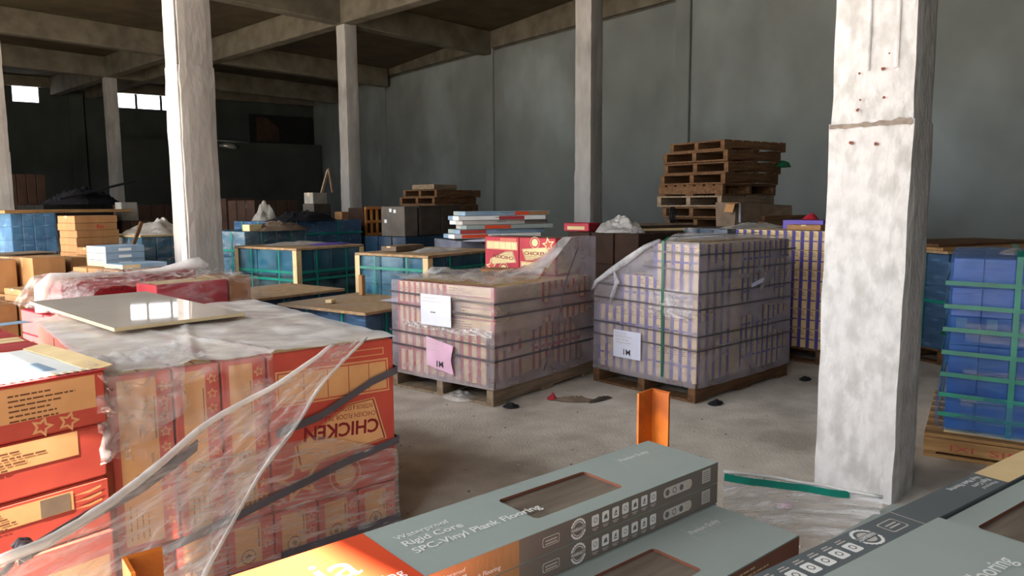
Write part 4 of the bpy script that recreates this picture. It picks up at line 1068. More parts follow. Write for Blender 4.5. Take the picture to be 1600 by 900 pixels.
# --- pallet with the blue-banded cartons
NX2, NY2, NR2 = 5.06, 2.72, -6.0
pallet('dark wooden pallet under the film-wrapped blue-banded cartons with the white 1M label', NX2, NY2, NR2, 1.42, 1.06, 'old_wood', along='x')
L2, G2 = 'blue-banded pallet with white label', 'blue-banded cartons of the film-wrapped pallet'
hs = (0.272, 0.272, 0.272, 0.272); z = 0.148
for i, h in enumerate(hs):
    sk = None
    if i == 3: sk = lambda a, c: (a < 0.3 and c > 0.45)
    if i == 2: sk = lambda a, c: (a < 0.3 and c > 0.80)
    tier(NX2, NY2, NR2, 0.02, 0.01, 1.38, 1.02, z, h - 0.003, 'blue_band', L2, G2, 0.6, 0.085, sk); z += h
fm2 = thing('stretch_film', 'grey hazy stretch film wound round the blue-banded carton pallet, sloping at its cut corner', 'film', (NX2, NY2, 0), NR2)
def ntop(x, y):
    k = max(0.0, min(1.0, (y - 0.36) / 0.66)) * max(0.0, 1 - max(0, x - 0.25) / 0.9)
    return 1.252 - 0.40 * k
b = MB(); wall_skin(b, -0.005, -0.01, 1.415, 1.05, 0.125, 1.25, 'haze_film', 0.012, 5, 44, 30, top=False, bulge=0.03, topfn=ntop, seed=4); b.build('film_wall', fm2)
b = MB()
def tf2(u, v):
    x = 0.0 + 1.41 * u; y = -0.008 + 1.056 * v
    return (x, y, ntop(x, y) + 0.006 + 0.016 * abs(nz(x * 9, y * 9, 6)) + 0.03 * max(0, 1 - abs(y - 0.95 + x * 0.3) * 8) * abs(nz(x * 6, y * 6)))
b.grid(tf2, 44, 40, 'bunch_film', True); b.build('film_top', fm2)
b = MB(); b.tube([(-0.03, 0.34, 1.262), (-0.035, 0.48, 1.20), (-0.035, 0.66, 1.09), (-0.035, 0.84, 0.985), (-0.03, 1.0, 0.885), (-0.02, 1.07, 0.80)], [0.012, 0.022, 0.030, 0.026, 0.020, 0.008], 'bunch_film', 8); b.build('film_ridge', fm2)
b = MB(); b.tube([(-0.04, 0.80, 1.00), (-0.045, 0.76, 0.90), (-0.045, 0.80, 0.80), (-0.04, 0.84, 0.72)], [0.010, 0.022, 0.018, 0.006], 'bunch_film', 8); b.build('film_ridge', fm2)
b = MB()
def shine(u, v):
    y = 0.02 + 0.42 * u; z = 0.66 + 0.22 * v
    return (-0.026 - 0.018 * abs(nz(y * 5, z * 26)), y, z)
b.grid(shine, 26, 22, 'streak_film', False); b.build('film_fold', fm2)
b = MB(); b.ribbon([(-0.035, 0.29, 0.15), (-0.035, 0.30, 0.7), (-0.03, 0.305, 1.255), (0.05, 0.306, 1.285), (1.40, 0.31, 1.28)], [(0, 0.012, 0)] * 5, 'dark_green_strap', 0.0015); b.build('strap', fm2)
for z in (1.16, 1.03, 0.86, 0.74, 0.53, 0.42):
    b = MB(); e = 0.024
    b.ribbon([(1.41 + e, -0.01 - e, z - 0.01), (-0.01 - e, -0.01 - e, z), (-0.01 - e, (1.05 if z < 0.9 else 0.5), z + 0.02)], (0, 0, 0.006), 'black_strap', 0.0012); b.build('strap', fm2)
label_sheet('paper_label', 'white label marked 1M on the lower film of the blue-banded carton pallet', NX2, NY2, NR2, 0.50, 0.79, 0.27, 0.50, 'paper_white', '1M', -0.048)
b = MB(); b.ring2(Frame((0, 0, 0), (1, 0, 0), (0, 0, 1)), 0, 0, 0.075, 0.12, 'streak_film', 0, 20, -70, 130)
b.poly(Frame((0, 0, 0), (1, 0, 0), (0, 0, 1)), [(-0.11, -0.06), (0.07, -0.03), (0.09, 0.01), (0.02, 0.0), (-0.11, -0.03)], 'paper_white', 0.004)
o = b.build('torn_film_flap', None, (*place(NX2, NY2, NR2, 0.80, -0.045), 0.92), NR2); tag(o, 'torn film flap with pale paper on the dark side of the blue-banded pallet', 'film')

# ================================================================== wrapped loads, boards and cartons farther back
W = wrapped_load
W('blue-wrapped tile load with a chipboard cap and tan corner boards, behind the chicken cartons', 4.48, 7.40, 8, 1.0, 1.10, 0.148, 1.07, 'blue_wrap', 'teal_film', corner=True, hz=(0.62, 0.72), dark_low='dark_void', pl='dark pallet under the blue-wrapped load with tan corner boards')  # near-black lower packs put the shadowed lower half into the colour
W('teal-blue wrapped tile load with a chipboard cap, directly behind the paper-labelled film pallet', 4.76, 5.48, 8, 1.18, 0.98, 0.148, 1.055, 'blue_wrap', 'teal_film', corner=True, hz=(0.45, 0.86), pl='dark pallet under the teal-blue load behind the labelled film pallet')
W('low navy load with a worn chipboard cap behind the near chicken pallet', 3.72, 5.10, 8, 0.86, 1.0, 0.148, 0.655, 'navy_wrap', hz=(0.6,), over=0.07, pl='dark pallet under the low navy load with the worn chipboard')
W('low dark load with a wide wooden cap board in front of the blue-wrapped load', 3.42, 6.32, 5, 0.92, 0.85, 0.148, 0.70, 'navy_wrap', hz=(), over=0.05, pl='dark pallet under the low load with the wide cap board')
b = MB(); b.box(0, 0, 0, 0.07, 0.07, 0.03, 'kraft_pale', 0.003); o = b.build('wood_block', None, (3.80, 5.72, 0.660), 20); tag(o, 'small pale wood block lying on the worn chipboard', 'block')
b = MB(); b.box(0, 0, 0, 0.30, 0.2, 0.002, 'paper_white'); o = b.build('white_sheet', None, (4.26, 5.35, 0.6575), 12); tag(o, 'small white sheet lying on the corner of the worn chipboard', 'sheet')
W('dark maroon load with bunched film on top between the two labelled pallets', 6.85, 4.40, -4, 1.05, 1.05, 0.148, 1.22, 'dark_brown', None, None, None, hz=(), vstraps=0, pl='dark pallet in the gap between the two labelled film pallets')
def crumple(nm, lab, x, y, z, rx, ry, rh, m='clear_film', seed=0.0, cat='film', rz=0, n=36, fq=1.0):
    b = MB()
    def f(u, v):
        r = v; px = rx * r * cos(2 * pi * u) * (1 + 0.18 * nz(cos(2 * pi * u) * 2, sin(2 * pi * u) * 2, seed)); py = ry * r * sin(2 * pi * u) * (1 + 0.18 * nz(cos(2 * pi * u) * 2, sin(2 * pi * u) * 2, seed + 5))
        h = (1 - r ** 2) * rh * (0.62 + 0.5 * nz(px * 4.5 * fq / max(rx, 0.15) * 0.4 + seed, py * 4.5 * fq / max(ry, 0.15) * 0.4, 1) + 0.30 * abs(nz(px * 13 * fq + seed, py * 13 * fq, 4)))
        return (px + 0.03 * nz(px * 9, py * 9, seed) * (r < 1), py, max(0.0, h))
    b.grid(f, n, n, m, 'film' in m)
    o = b.build(nm, None, (x, y, z), rz); tag(o, lab, cat); return o
crumple('bunched_film', 'bunch of crumpled clear film on top of the dark maroon load', 7.15, 4.85, 1.222, 0.30, 0.26, 0.24, 'milky_film', 3, fq=1.3, n=48)
crumple('fallen_film', 'grey film slumped over the edge of the dark maroon load', 6.98, 4.52, 1.222, 0.11, 0.10, 0.10, 'bunch_film', 8)
b = MB(); b.box(0, 0, 0, 0.30, 0.34, 0.10, 'crimson_print', 0.008); b.rect(box_frame('-x', 0.3, 0.34, 0.1), 0.05, 0.02, 0.28, 0.06, 'kraft_pale')
o = b.build('red_carton', None, (7.05, 5.22, 1.222), 10); tag(o, 'crushed red carton on the maroon load beside the bunched film', 'carton')
for i, (x, y, z, rz, lx, m, lab) in enumerate(((7.55, 4.75, 1.222, -30, 0.9, 'kraft_pale', 'pale plank lying on the dark maroon load'), (7.52, 4.86, 1.250, -24, 0.9, 'dark_brown', 'dark red board lying over the pale plank on the maroon load'), (7.66, 4.95, 1.280, -35, 0.75, 'kraft_grey', 'tan strip of board on top of the dark red board'))):
    b = MB(); b.box(0, 0, 0, lx, 0.16, 0.026, m, 0.003); o = b.build('loose_board', None, (x, y, z), rz); tag(o, lab, 'board')
b = MB(); b.tube([(0.09 * cos(t * 0.35), 0, 0.10 + 0.09 * sin(t * 0.35)) for t in range(19)], 0.012, 'dark_fabric', 6); b.tube([(0.09 * cos(t * 0.35), 0.025, 0.10 + 0.09 * sin(t * 0.35)) for t in range(19)], 0.012, 'dark_fabric', 6)
o = b.build('strap_coil', None, (7.95, 4.62, 1.31), 20); tag(o, 'dark coil of strapping standing on the boards beside the pallet stack', 'coil')
# blue-banded cartons standing unwrapped behind, by the white column
pallet('dark pallet under the unwrapped blue-banded cartons beside the white column', 7.08, 2.48, -6, 1.1, 1.0, 'old_wood')
for i in range(6):
    for k in range(11):
        thin_carton(ORD[k] + ' blue-banded carton from the aisle, ' + ORD[i] + ' tier up, open stack by the white column', *place(7.08, 2.48, -6, 0.0, 0.088 * k), 0.148 + 0.189 * i, -6, 0.55, 0.085, 0.186, 'blue_band', '-x', 'open stack of blue-banded cartons')
    for k in range(5):
        thin_carton(ORD[k] + ' blue-banded carton along the shaded side, ' + ORD[i] + ' tier up, open stack', *place(7.08, 2.48, -6, 0.56 + 0.1 * k, 0.0), 0.148 + 0.189 * i, -6, 0.097, 0.55, 0.186, 'blue_band', '-y', 'open stack of blue-banded cartons')
carton('lilac_carton', 'lilac carton on top of the open blue-banded stack by the white column', 7.35, 2.62, 1.284, -6, 0.4, 0.42, 0.09, 'lilac', None)
carton('kraft_carton', 'small tan carton under the lilac one on the open blue-banded stack', 7.12, 2.56, 1.284, -6, 0.2, 0.34, 0.05, 'kraft', 'tape')
crumple('red_wrapper', 'scrap of dark red wrapper on the lilac carton', 7.55, 2.82, 1.376, 0.10, 0.08, 0.07, 'crimson_print', 5, 'wrapper')
# film-topped load hidden behind the blue-banded pallet, with the broken carton and beams
W('dark load with loose film on top, behind the blue-banded film pallet', 7.45, 3.66, -12, 1.5, 0.62, 0.148, 1.27, 'navy_wrap', 'clear_film', None, None, hz=(), vstraps=0, pl='dark pallet behind the blue-banded film pallet')
b = MB(); 
b.add([(0, 0, 0), (0.95, 0, 0), (0.95, 0.3, 0), (0, 0.3, 0), (0.0, -0.02, 0.28), (0.95, 0.03, 0.24), (0.95, 0.3, 0.25), (0, 0.32, 0.28)], [(3, 2, 1, 0), (0, 1, 5, 4), (1, 2, 6, 5), (2, 3, 7, 6), (3, 0, 4, 7), (4, 5, 6, 7)], 'kraft_grey')
o = b.build('broken_carton', None, (8.02, 3.86, 1.274), -20); tag(o, 'long battered brown carton with an open flap, leaning before the pallet stack', 'carton')
q = MB(); q.ribbon([(0.0, -0.02, 0.28), (-0.10, -0.03, 0.26), (-0.13, -0.03, 0.17)], (0.02, 0.09, 0), 'kraft', 0.002); q.build('open_flap', o)
q = MB(); q.ribbon([(0.03, -0.045, 0.27), (0.04, -0.04, 0.05)], (0.015, 0, 0), 'paper_white', 0.001); q.build('tape', o)
for i, (x, y, z, rz, lx, lab) in enumerate(((8.25, 3.62, 1.274, -20, 0.95, 'rough brown timber beam lying in front of the battered carton'), (8.42, 3.68, 1.336, -17, 0.75, 'second dark timber beam on top of the rough brown one'))):
    b = MB(); b.box(0, 0, 0, lx, 0.09, 0.06, 'old_wood', 0.004); o = b.build('timber_beam', None, (x, y, z), rz); tag(o, lab, 'beam')
crumple('film_heap', 'flat heap of clear film on the load behind the blue-banded pallet', 7.95, 3.60, 1.272, 0.50, 0.24, 0.07, 'milky_film', 12, rz=-12)
# tall pallet stack before the grey wall
for k in range(15):
    dx, dy = random.uniform(-0.07, 0.07), random.uniform(-0.05, 0.05)
    wood = ('grey_wood', 'old_wood', 'old_wood', 'old_wood', 'old_wood')[k % 5]
    pallet('empty wooden pallet, ' + ORD[k] + ' from the floor in the tall stack before the grey wall', 9.02 + dx + 0.006 * k, 4.50 + dy, -10 + random.uniform(-3, 3), 1.30, 1.06, wood, z=0.150 * k, h=0.147, group='tall stack of empty pallets', along='x' if k != 11 else 'y')
pallet('shorter dark pallet lying on top of the tall pallet stack', 9.12, 4.56, -14, 1.28, 0.98, 'old_wood', z=0.150 * 15, h=0.13)
crumple('green_net', 'tuft of green netting hanging from the corner of the tall pallet stack', 10.45, 4.32, 2.05, 0.16, 0.10, 0.14, 'dark_green_strap', 2, 'netting')
# low stack of pallets by the wall farther along
for k in range(12):
    pallet('dark empty pallet, ' + ORD[k] + ' from the floor in the low stack at the far grey wall', 10.15 + random.uniform(-0.05, 0.05), 11.40 + random.uniform(-0.05, 0.05), 8 + random.uniform(-3, 3), 1.45, 0.95, 'old_wood', n=5, z=0.155 * k, h=0.152, group='low stack of dark pallets')
b = MB(); b.box(0, 0, 0, 0.75, 0.60, 0.10, 'grey_wood', 0.006); 
for s in (0.03, 0.06): b.box(-0.002, 0, s, 0.752, 0.602, s + 0.004, 'old_wood')
o = b.build('plank_pile', None, (9.62, 11.22, 1.50), 8); 
o.location.z = 1.862; o.location.x = 10.12; o.location.y = 11.42; tag(o, 'short pile of pale planks lying on the low dark pallet stack', 'planks')
# flooring cartons piled loosely
W('dark load under the loose pile of white and orange flooring cartons', 6.30, 6.62, -20, 1.42, 0.9, 0.148, 1.10, 'navy_wrap', 'haze_film', None, None, hz=(), vstraps=0, pl='dark pallet under the loose pile of flooring cartons')
cl = ('white_ink', 'ice_blue', 'spc_grey', 'pale_ink')
names = ('lowest', 'second', 'third', 'fourth', 'fifth', 'sixth')
zc = 1.10
crumple('white_sheets', 'loose white sheets on the dark load under the flooring cartons', 6.55, 6.45, zc, 0.3, 0.2, 0.03, 'paper_white', 3, 'sheets', -20)
zc = 1.13
for k in range(6):
    n = 2 if k < 4 else 1
    off = (-0.06, 0.02, 0.10, 0.05, 0.0, 0.09)[k]
    for j in range(2):
        x, y = place(6.24, 6.60, -20 + (0, 2, -2, 3, -1, 1)[k], off + 0.02 * j, 0.21 * j)
        b = MB(); b.box(0, 0, 0, 1.22, 0.19, 0.052, cl[(k + j) % 4], 0.003); fr = box_frame('-y', 1.22, 0.19, 0.052)
        acc = ('spc_orange', 'red_print', 'spc_orange', 'spc_taupe', 'rose_band', 'spc_orange')[k]
        a0 = (0.1, 0.0, 0.25, 0.9, 0.55, 0.70)[k]
        b.rect(fr, a0, 0.004, a0 + 0.36, 0.048, acc, 0.0008); bars(b, fr, 0.5, 0.7, 0.036, 1, 0.022, 'grey_ink', 0.0012)
        if k == 5: b.rect(fr, 0.9, 0.004, 1.2, 0.048, 'kraft', 0.0010)
        o = b.build('flooring_carton', None, (x, y, zc), -20 + (0, 2, -2, 3, -1, 1)[k]); tag(o, ('front' if j == 0 else 'rear') + ' flooring carton of the ' + names[k] + ' layer up, loose white and orange pile', 'carton', 'loose pile of flooring cartons')
    zc += 0.056
# dark cabinets and the slatted crate
W('dark navy load under the brown cabinets', 7.66, 9.36, 5, 1.6, 1.0, 0.148, 1.03, 'navy_wrap', None, None, None, hz=(), vstraps=0, pl='dark pallet under the brown cabinets')
c_ = thing('storage_cabinet', 'tall grey-brown carton cabinet with white stickers beside the orange crate', 'cabinet', (7.70, 9.42, 1.032), 5)
b = MB(); b.box(0, 0, 0, 0.30, 0.55, 0.49, 'cabinet_brown', 0.006); b.build('box_body', c_)
for yy, zz in ((0.30, 0.40), (0.20, 0.385), (0.42, 0.22)):
    b = MB(); b.box(-0.004, yy, zz, -0.0006, yy + 0.055, zz + 0.055, 'white_ink'); b.build('sticker', c_)
c_ = thing('storage_cabinet', 'wide dark brown cabinet with a vertical seam beside the stickered one', 'cabinet', (8.05, 9.46, 1.032), 5)
b = MB(); b.box(0, 0, 0, 1.05, 0.55, 0.50, 'dark_cabinet', 0.006); b.build('box_body', c_)
for f in (0.02, 0.54):
    b = MB(); b.box(f, -0.012, 0.02, f + 0.49, -0.001, 0.48, 'dark_cabinet', 0.003); b.build('door', c_)
W('dark load under the slatted orange crate', 8.40, 11.5, 5, 1.0, 0.85, 0.148, 0.96, 'navy_wrap', None, None, None, hz=(), vstraps=0, pl='dark pallet under the load with the slatted crate')
cr = thing('slatted_crate', 'orange slatted wooden crate with open dark gaps at the foot of the slim column', 'crate', (8.50, 11.55, 0.965), 5)
for zz in (0.0, 0.24, 0.50):
    b = MB(); b.box(0, 0, zz, 0.62, 0.02, zz + 0.055, 'crate_orange', 0.003); b.build('rail', cr)
for k in range(5):
    b = MB(); b.box(0.0 + 0.142 * k, 0.021, 0, 0.055 + 0.142 * k, 0.04, 0.55, 'crate_orange', 0.003); b.build('slat', cr)
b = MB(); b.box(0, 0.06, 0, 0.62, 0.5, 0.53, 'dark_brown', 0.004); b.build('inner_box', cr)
# navy loads along the middle with things on them
W('long navy-wrapped load under a black tarpaulin hump in front of the slim column', 6.20, 11.05, 5, 1.95, 1.0, 0.148, 1.29, 'navy_wrap', 'blue_film', None, 'green_strap', hz=(0.8,), pl='dark pallet under the navy load with the black hump')
crumple('black_tarpaulin', 'black tarpaulin heaped on the long navy load', 6.95, 11.25, 1.29, 0.72, 0.25, 0.21, 'dark_fabric', 4, 'tarpaulin', 5)
carton('dark_carton', 'dark brown carton holding up the pale grey box near the slim column', 7.42, 11.62, 1.292, 8, 0.4, 0.3, 0.285, 'dark_cabinet', None)
carton('grey_carton', 'pale grey box on a dark carton beside the slim column', 7.42, 11.64, 1.579, 8, 0.33, 0.24, 0.20, 'grey_card', 'tape')
b = MB(); b.box(0, 0, 0, 0.05, 0.03, 0.46, 'grey_wood', 0.004); o = b.build('leaning_stick', None, (7.66, 11.74, 1.781), 8); o.rotation_euler = (0.0, radians(22), radians(8)); tag(o, 'pale stick leaning against its pair over the grey box, by the slim column', 'stick')
b = MB(); b.box(0, 0, 0, 0.05, 0.03, 0.45, 'kraft_grey', 0.004); o = b.build('leaning_stick', None, (7.90, 11.74, 1.781), 8); o.rotation_euler = (0.0, radians(-10), radians(8)); tag(o, 'darker upright stick of the leaning pair over the grey box', 'stick')
crumple('grey_sack', 'slumped pale grey sack with a tied neck beside the black tarpaulin', 6.55, 11.75, 1.292, 0.25, 0.2, 0.34, 'grey_card', 6, 'sack')
carton('cream_block', 'small cream carton beside the foot of the slim column', 7.72, 11.2, 1.292, 5, 0.16, 0.2, 0.14, 'kraft_dark', None)
W('blue-wrapped load with torn film behind the plaster-striped column', 4.92, 9.42, 8, 1.05, 1.0, 0.148, 1.20, 'blue_wrap', 'clear_film', None, 'green_strap', hz=(0.75,), pl='dark pallet behind the plaster-striped column')
crumple('tan_sacking', 'crumpled tan cardboard and sacking on the blue load behind the striped column', 5.55, 9.62, 1.20, 0.52, 0.30, 0.16, 'kraft_grey', 9, 'cardboard', 8)
carton('cream_carton', 'small cream carton beside the tan sacking', 5.02, 9.46, 1.202, 8, 0.2, 0.16, 0.09, 'cream', None)
crumple('dark_plastic', 'flat sheet of dark plastic lying on the blue-wrapped load', 5.18, 7.80, 1.073, 0.34, 0.14, 0.03, 'lilac', 2, 'plastic', 10)
crumple('white_plastic', 'flat pale plastic sheeting spread on the blue-wrapped load', 4.95, 8.15, 1.073, 0.42, 0.28, 0.05, 'milky_film', 7, 'plastic', 8)
carton('tan_carton', 'flat tan carton on the chipboard cap of the teal-blue load', 4.88, 6.12, 1.060, 14, 0.5, 0.2, 0.055, 'kraft_grey', 'tape')
crumple('grey_plastic', 'crumpled grey plastic on the chipboard cap of the teal-blue load', 5.30, 5.95, 1.057, 0.36, 0.20, 0.05, 'milky_film', 13, 'plastic', 8)
b = MB(); b.box(0, 0, 0, 0.05, 0.05, 0.20, 'kraft', 0.004); o = b.build('wood_stub', None, (4.55, 6.52, 0.702), 8); o.location = (4.36, 6.02, 0.657); tag(o, 'short yellow wooden stub at the corner of the teal-blue load', 'stub')
# distant dark goods
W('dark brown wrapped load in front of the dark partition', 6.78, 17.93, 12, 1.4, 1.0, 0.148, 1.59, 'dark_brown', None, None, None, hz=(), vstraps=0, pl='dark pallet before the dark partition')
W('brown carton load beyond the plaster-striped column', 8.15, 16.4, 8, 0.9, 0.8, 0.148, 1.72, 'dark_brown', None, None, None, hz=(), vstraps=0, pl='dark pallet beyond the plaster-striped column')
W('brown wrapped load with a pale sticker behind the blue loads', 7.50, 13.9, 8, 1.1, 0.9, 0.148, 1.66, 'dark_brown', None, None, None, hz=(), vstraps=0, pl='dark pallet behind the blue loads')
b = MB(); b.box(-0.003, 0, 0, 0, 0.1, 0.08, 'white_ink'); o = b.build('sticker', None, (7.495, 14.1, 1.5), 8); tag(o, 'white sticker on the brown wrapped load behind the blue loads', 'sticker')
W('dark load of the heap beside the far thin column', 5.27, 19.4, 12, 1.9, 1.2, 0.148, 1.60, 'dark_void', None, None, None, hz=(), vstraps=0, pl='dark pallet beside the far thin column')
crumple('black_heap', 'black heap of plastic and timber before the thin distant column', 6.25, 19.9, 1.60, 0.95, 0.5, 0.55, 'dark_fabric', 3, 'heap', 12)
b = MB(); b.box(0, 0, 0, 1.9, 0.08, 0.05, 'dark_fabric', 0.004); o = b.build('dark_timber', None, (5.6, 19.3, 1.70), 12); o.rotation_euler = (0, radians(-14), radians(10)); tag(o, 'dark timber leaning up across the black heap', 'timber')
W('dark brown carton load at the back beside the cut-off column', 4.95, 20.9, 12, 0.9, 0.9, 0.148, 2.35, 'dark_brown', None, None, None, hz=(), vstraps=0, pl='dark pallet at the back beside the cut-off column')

# ------------------------------------------------------------------ kraft cartons and blue loads at the far side of the chicken pallets
W('kraft carton load under the tall kraft stack', 3.30, 10.35, 14, 0.75, 1.5, 0.148, 0.826, 'kraft_dark', None, None, None, hz=(), vstraps=0, pl='pallet under the tall kraft stack')
for k in range(6):
    carton('kraft_carton', 'kraft carton of the tall stack with a red mark, ' + ('bottom', 'second', 'third', 'fourth', 'fifth', 'top')[k] + ' one', 3.40 + random.uniform(-0.01, 0.01), 11.16, 0.828 + 0.1 * k, 12 + random.uniform(-1, 1), 0.60, 0.42, 0.098, 'kraft', 'tape' if k == 5 else None, 'kraft stack with the red mark')
q = MB(); fr = box_frame('-y', 0.6, 0.42, 0.098)
for a in (0.30, 0.34, 0.38): q.rect(fr, a, 0.02, a + 0.028, 0.075 - 0.3 * (a - 0.3), 'red_print', 0.001)
o = [o for o in bpy.data.objects if o.name.startswith('kraft_carton')][-2]; q.build('red_mark', [x for x in bpy.data.objects if x.get('label', '').startswith('kraft carton of the tall stack') and 'fifth' in x['label']][0])
for k in range(2):
    o = carton('kraft_carton', ('upper' if k else 'lower') + ' flat kraft carton with pale print in front of the tall kraft stack', 3.36, 10.44, 0.828 + 0.097 * k, 14, 0.57, 0.36, 0.095, 'kraft_dark' if not k else 'kraft', 'tape' if k else None)
    q = MB(); bars(q, box_frame('-y', 0.57, 0.36, 0.095), 0.32, 0.46, 0.07, 2, 0.03, 'kraft_pale', 0.001); q.build('print', o)
W('kraft carton load under the pale blue tile cartons', 2.95, 8.46, 10, 0.66, 0.95, 0.148, 0.868, 'kraft', None, None, None, hz=(), vstraps=0, pl='pallet under the pale blue tile cartons')
for k in range(3):
    b = MB(); b.box(0, 0, 0, 0.46, 0.40, 0.076, 'ice_blue', 0.004); fr = box_frame('-x', 0.46, 0.40, 0.076)
    b.rect(fr, 0.004, 0.004, 0.396, 0.07, 'cream', 0.0008); fr2 = box_frame('-y', 0.46, 0.40, 0.076); b.rect(fr2, 0.15, 0.02, 0.30, 0.05, 'white_ink', 0.0008)
    o = b.build('pale_blue_carton', None, (3.02, 8.98, 0.870 + 0.078 * k), 10); tag(o, 'pale blue carton with a cream end, ' + ('lowest', 'middle', 'top')[k] + ' of three beside the striped column', 'carton')
b = MB(); b.box(0, 0, 0, 0.52, 0.36, 0.05, 'ice_blue', 0.004); b.rect(box_frame('-x', 0.52, 0.36, 0.05), 0.004, 0.004, 0.356, 0.045, 'cream', 0.0008)
b.rect(box_frame('-y', 0.52, 0.36, 0.05), 0.004, 0.004, 0.2, 0.045, 'cream', 0.0008)
o = b.build('pale_blue_carton', None, (3.02, 8.50, 0.870), 10); tag(o, 'thin pale blue carton lying alone in front of the three stacked ones', 'carton')
W('kraft carton load under the standing kraft cartons', 2.25, 9.80, 10, 0.85, 0.95, 0.148, 0.56, 'kraft_dark', None, None, None, hz=(), vstraps=0, pl='pallet under the standing kraft cartons')
for k, (x, y, lx, ly, h, m, lab) in enumerate(((2.20, 10.05, 0.22, 0.5, 0.38, 'kraft', 'standing kraft carton beside the thin board'), (2.52, 9.84, 0.36, 0.55, 0.40, 'kraft', 'broad standing kraft carton with an open pale edge'), (2.96, 9.97, 0.18, 0.5, 0.37, 'kraft_dark', 'darker standing kraft carton next to the broad one'))):
    carton('kraft_carton', lab, x, y, 0.562, 9, lx, ly, h, m, 'tape')
W('kraft carton load under the low kraft pair', 1.72, 8.02, 8, 0.80, 0.8, 0.148, 0.65, 'kraft_dark', None, None, None, hz=(), vstraps=0, pl='pallet under the low kraft pair')
for k in range(2):
    carton('kraft_carton', ('upper' if k else 'lower') + ' flat kraft carton of the low pair behind the glossy slab', 1.95, 8.06, 0.652 + 0.062 * k, 8, 0.42, 0.36, 0.060, 'kraft', 'tape' if k else None)
W('tall blue-wrapped load topped by a long board, before the cut-off column', 3.30, 13.9, 12, 0.70, 1.25, 0.80, 1.45, 'blue_wrap', 'blue_film', None, None, hz=(0.4,), pal=False, vstraps=0)
W('dark load under the tall blue-wrapped load with the long board', 3.25, 13.85, 12, 0.8, 1.3, 0.148, 0.76, 'navy_wrap', None, 'chipboard', None, hz=(), vstraps=0, pl='dark pallet under the double blue load')
b = MB(); b.box(0, 0, 0, 2.5, 1.5, 0.05, 'pine', 0.004); o = b.build('long_board', None, (3.20, 13.75, 1.452), 24); tag(o, 'long pale board laid across the tall blue-wrapped load', 'board')
W('dark navy load beside the tall blue-wrapped load', 4.35, 14.4, 12, 0.78, 0.9, 0.148, 1.40, 'navy_wrap', None, None, None, hz=(), vstraps=0, pl='dark pallet beside the tall blue-wrapped load')
b = MB(); b.box(0, 0, 0, 0.75, 0.5, 0.012, 'grey_wood', 0.003); o = b.build('thin_board', None, (2.1, 9.6, 0.95), 14); o.location = (2.32, 10.62, 0.962); tag(o, 'thin grey board lying on the standing kraft cartons', 'board')
carton('cream_carton', 'tall cream carton behind the end of the long pale board', 5.36, 14.95, 1.28, 12, 0.32, 0.2, 0.35, 'grey_card', None)
W('dark load under the tall cream carton', 5.30, 14.8, 12, 0.7, 0.7, 0.148, 1.278, 'dark_brown', None, None, None, hz=(), vstraps=0, pl='dark pallet under the tall cream carton')
W('small blue-wrapped load under a hood of loose film, behind the pale blue cartons', 4.18, 11.0, 12, 0.95, 0.9, 0.148, 1.14, 'blue_wrap', 'clear_film', 'kraft_pale', None, hz=(), vstraps=0, pl='dark pallet under the load with the film hood')
crumple('film_hood', 'hood of loose milky film over the small blue-wrapped load', 4.55, 11.4, 1.142, 0.46, 0.42, 0.24, 'milky_film', 5, rz=12)
b = MB(); b.box(0, 0, 0, 0.05, 0.03, 0.55, 'old_wood', 0.003); o = b.build('leaning_batten', None, (3.93, 10.85, 0.84), 12); o.rotation_euler = (0, radians(24), radians(12)); tag(o, 'brown slat leaning on the small load with the film hood', 'slat')

# ------------------------------------------------------------------ second chicken pallet
W('dark load inside the second chicken pallet', 1.74, 5.48, 3, 1.30, 1.50, 0.148, 0.725, 'crimson_print', None, None, None, hz=(), vstraps=0, pl='pallet under the second film-covered chicken load')
chicken_carton('crimson chicken carton with a star under the loose film of the second pallet', 1.86, 6.55, 0.727, 3, 0.62, 0.36, 0.235, (('-y', 'U'),), None, 'kraft_pale', 'rose_band')
chicken_carton('crimson carton with a plain kraft top beside the one with the star, second pallet', 2.51, 6.58, 0.727, 3, 0.46, 0.36, 0.25, (), None, 'kraft_pale', 'rose_band')
chicken_carton('long crimson and kraft carton lying in front on the second chicken pallet', 2.26, 5.72, 0.727, 3, 0.58, 0.34, 0.23, (), None, 'kraft_pale', 'rose_band')
o = carton('kraft_carton', 'small kraft carton at the end of the long crimson one, second chicken pallet', 2.86, 5.76, 0.727, 3, 0.19, 0.5, 0.235, 'kraft', 'tape')
fm3 = thing('stretch_film', 'milky loose film thrown over the second chicken pallet with a rolled hump', 'film', (1.74, 5.48, 0), 3)
b = MB()
def cf(u, v):
    x = -0.03 + 1.36 * u; y = 0.2 + 1.32 * v
    z = 0.985 + 0.03 * abs(nz(x * 6, y * 6)) + 0.02 * nz(x * 15, y * 15)
    z -= 0.22 * max(0, 1 - u * 9) + 0.02 * max(0, 1 - v * 6)
    if y < 0.85 and x > 0.4 : z += 0.0
    return (x, y, z)
b.grid(cf, 50, 44, 'clear_film', False); b.build('film_top', fm3)
b = MB(); b.tube([(0.02, 1.02, 0.74), (0.03, 1.02, 0.93), (0.10, 1.03, 0.99), (0.4, 1.05, 0.995), (0.7, 1.07, 0.985), (0.95, 1.0, 1.0), (1.12, 0.95, 1.035), (1.24, 0.92, 1.05), (1.31, 0.9, 1.02)], [0.05, 0.055, 0.05, 0.022, 0.02, 0.025, 0.04, 0.055, 0.03], 'milky_film', 12); b.build('rolled_edge', fm3)
b = MB()
def ff(u, v):
    x = 0.5 + 0.86 * u; z = 0.97 - 0.20 * v
    return (x, 0.17 - 0.05 * v - 0.03 * abs(nz(x * 8, z * 12)), z + 0.015 * nz(x * 7, 2))
